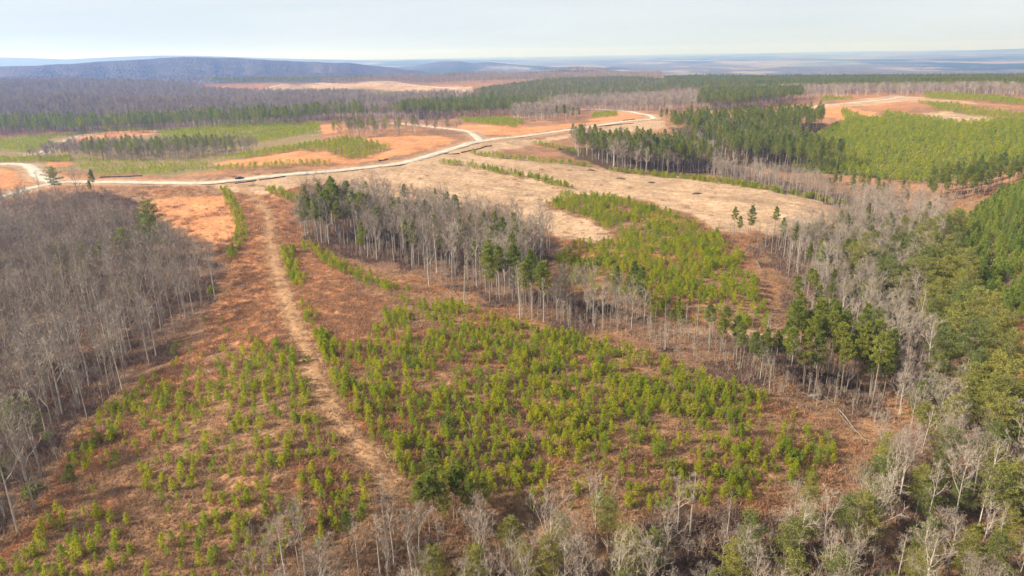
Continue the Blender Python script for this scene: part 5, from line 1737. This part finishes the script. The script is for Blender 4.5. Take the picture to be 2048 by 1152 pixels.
def boulder(rx, ry, rz):
    mb = MB()
    n, m = 10, 6
    top = []
    for j in range(m + 1):
        ph = math.pi * j / m
        for i in range(n):
            t = 2 * math.pi * i / n
            k = 1 + 0.35 * (float(vnoise(math.cos(t) * 1.7 + 5, math.sin(t) * 1.7 + ph * 1.5, 200)) - 0.5)
            mb.v.append(Vector((rx * k * math.sin(ph) * math.cos(t), ry * k * math.sin(ph) * math.sin(t), rz * k * math.cos(ph))))
    for j in range(m):
        for i in range(n):
            mb.f.append((j * n + i, (j + 1) * n + i, (j + 1) * n + (i + 1) % n, j * n + (i + 1) % n)); mb.m.append(0)
    return mb.mesh('boulder', [M_STONE])


q = ground_at(1627, 795)[0]
tag(link('boulder', boulder(1.0, 0.7, 0.6), None, (q[0], q[1], float(hgt(q[0], q[1])) + 0.25)), 'grey boulder lying between stems of the dense pine clump', 'rock')


def brush_heap(r, h, n):
    mb = MB()
    for k in range(n):
        a, rr = rnd.uniform(0, 6.28), r * math.sqrt(rnd.random())
        z = h * (1 - (rr / r) ** 2) * rnd.uniform(0.1, 1)
        p = Vector((math.cos(a) * rr, math.sin(a) * rr * 0.6, z))
        d = Vector((rnd.uniform(-1, 1), rnd.uniform(-1, 1), rnd.uniform(-0.3, 0.5))).normalized()
        L = rnd.uniform(0.8, 2.2)
        mb.tube([p - d * L / 2, p + d * L / 2], [0.05, 0.02], 3, 0)
    return mb.mesh('brush_pile', [M_BRUSH])


M_BRUSH = bark_mat('brush_sticks', (0.055, 0.040, 0.030), (0.16, 0.12, 0.09))
for (u, v, r, h, lab) in ((1181, 341, 2.6, 1.0, 'dark brush pile on the pale field under the pine block'), (1240, 358, 3.4, 1.0, 'wide flat brush pile in the middle of the cut field'),
                          (1394, 388, 2.2, 1.0, 'small dark brush pile with green bits on the cut field'), (1303, 366, 2.0, 0.8, 'low brush pile left on the cut field'),
                          (285, 388, 3.5, 1.8, 'rounded brown thicket below the road near the left wood'), (1575, 905, 2.2, 1.0, 'twiggy brush heap round the bleached fallen treetop'),
                          (1520, 530, 2.4, 1.2, 'brush heap at the head of the soil scar'), (1420, 800, 2.6, 1.1, 'grey brush heap in front of the thinned strip'),
                          (1330, 700, 2.6, 1.0, 'grey brush heap at the left of the thinned strip'), (1110, 748, 1.8, 0.8, 'twig heap beneath the fallen grey treetop')):
    q = ground_at(u, v)[0]
    o = link('brush_pile', brush_heap(r, h, 110), None, (q[0], q[1], float(hgt(q[0], q[1]))))
    tag(o, lab, 'brush pile', 'brush piles')

# woody debris of the logging, small sticks nobody could count
deb_coll = bpy.data.collections.new('protos_debris')
for i in range(5):
    mb = MB()
    L = (0.7, 1.2, 1.8, 2.6, 1.0)[i]
    mb.tube([Vector((-L / 2, 0, 0.06)), Vector((0, 0.05, 0.14)), Vector((L / 2, 0, 0.1))], [0.045, 0.04, 0.02], 3, 0)
    if i > 1:
        mb.tube([Vector((0, 0.05, 0.14)), Vector((L * 0.3, L * 0.22, 0.35))], [0.03, 0.01], 3, 0)
    deb_coll.objects.link(bpy.data.objects.new('debris_%02d' % i, mb.mesh('debris', [M_DEAD if i % 2 else M_BRUSH])))
ND = 9000
th = prs.uniform(R(-46), R(46), ND)
rr = np.exp(prs.uniform(math.log(80), math.log(480), ND))
x, y = rr * np.sin(th), rr * np.cos(th)
m = (fbm(x / 10, y / 10, 160) + prs.uniform(-0.15, 0.15, ND)) > 0.47
m &= line_sd(x, y, ROADW['main'][0][::2]) > 6
m &= ~((cover_at(x, y)[:, 1] > 0.165) & (prs.rand(ND) < 0.8))
x, y = x[m], y[m]
tag(scatter_object('woody_debris', np.stack([x, y, hgt(x, y)], 1), prs.uniform(0.6, 1.4, len(x)), prs.uniform(0, 6.28, len(x)), prs.randint(5, size=len(x)), deb_coll),
    'small sticks and logging litter scattered over the ground', 'debris')
# ------------------------------------------------------------------ the air
hz = bpy.data.meshes.new('haze')
mb = MB()
zlo = float(GZ.min()) - 1.5
zhi = max(float(GZ.max()), CAM[2]) + 30.0
mb.box((-30600, -30600, zlo), (30600, 30600, zhi))
M_HAZE, n, l = new_mat('haze')
out = n.new('ShaderNodeOutputMaterial')
pv = n.new('ShaderNodeVolumePrincipled')
pv.inputs['Color'].default_value = (0.23, 0.42, 1.0, 1)
pv.inputs['Absorption Color'].default_value = (1, 1, 1, 1)   # scatters only: blue thickens first, as in real air
pv.inputs['Density'].default_value = 1.55e-4
pv.inputs['Anisotropy'].default_value = 0.45
l.new(pv.outputs[0], out.inputs['Volume'])
tag(link('haze', mb.mesh('haze', [M_HAZE])), kind='stuff')
print('COUNTS', COUNTS)
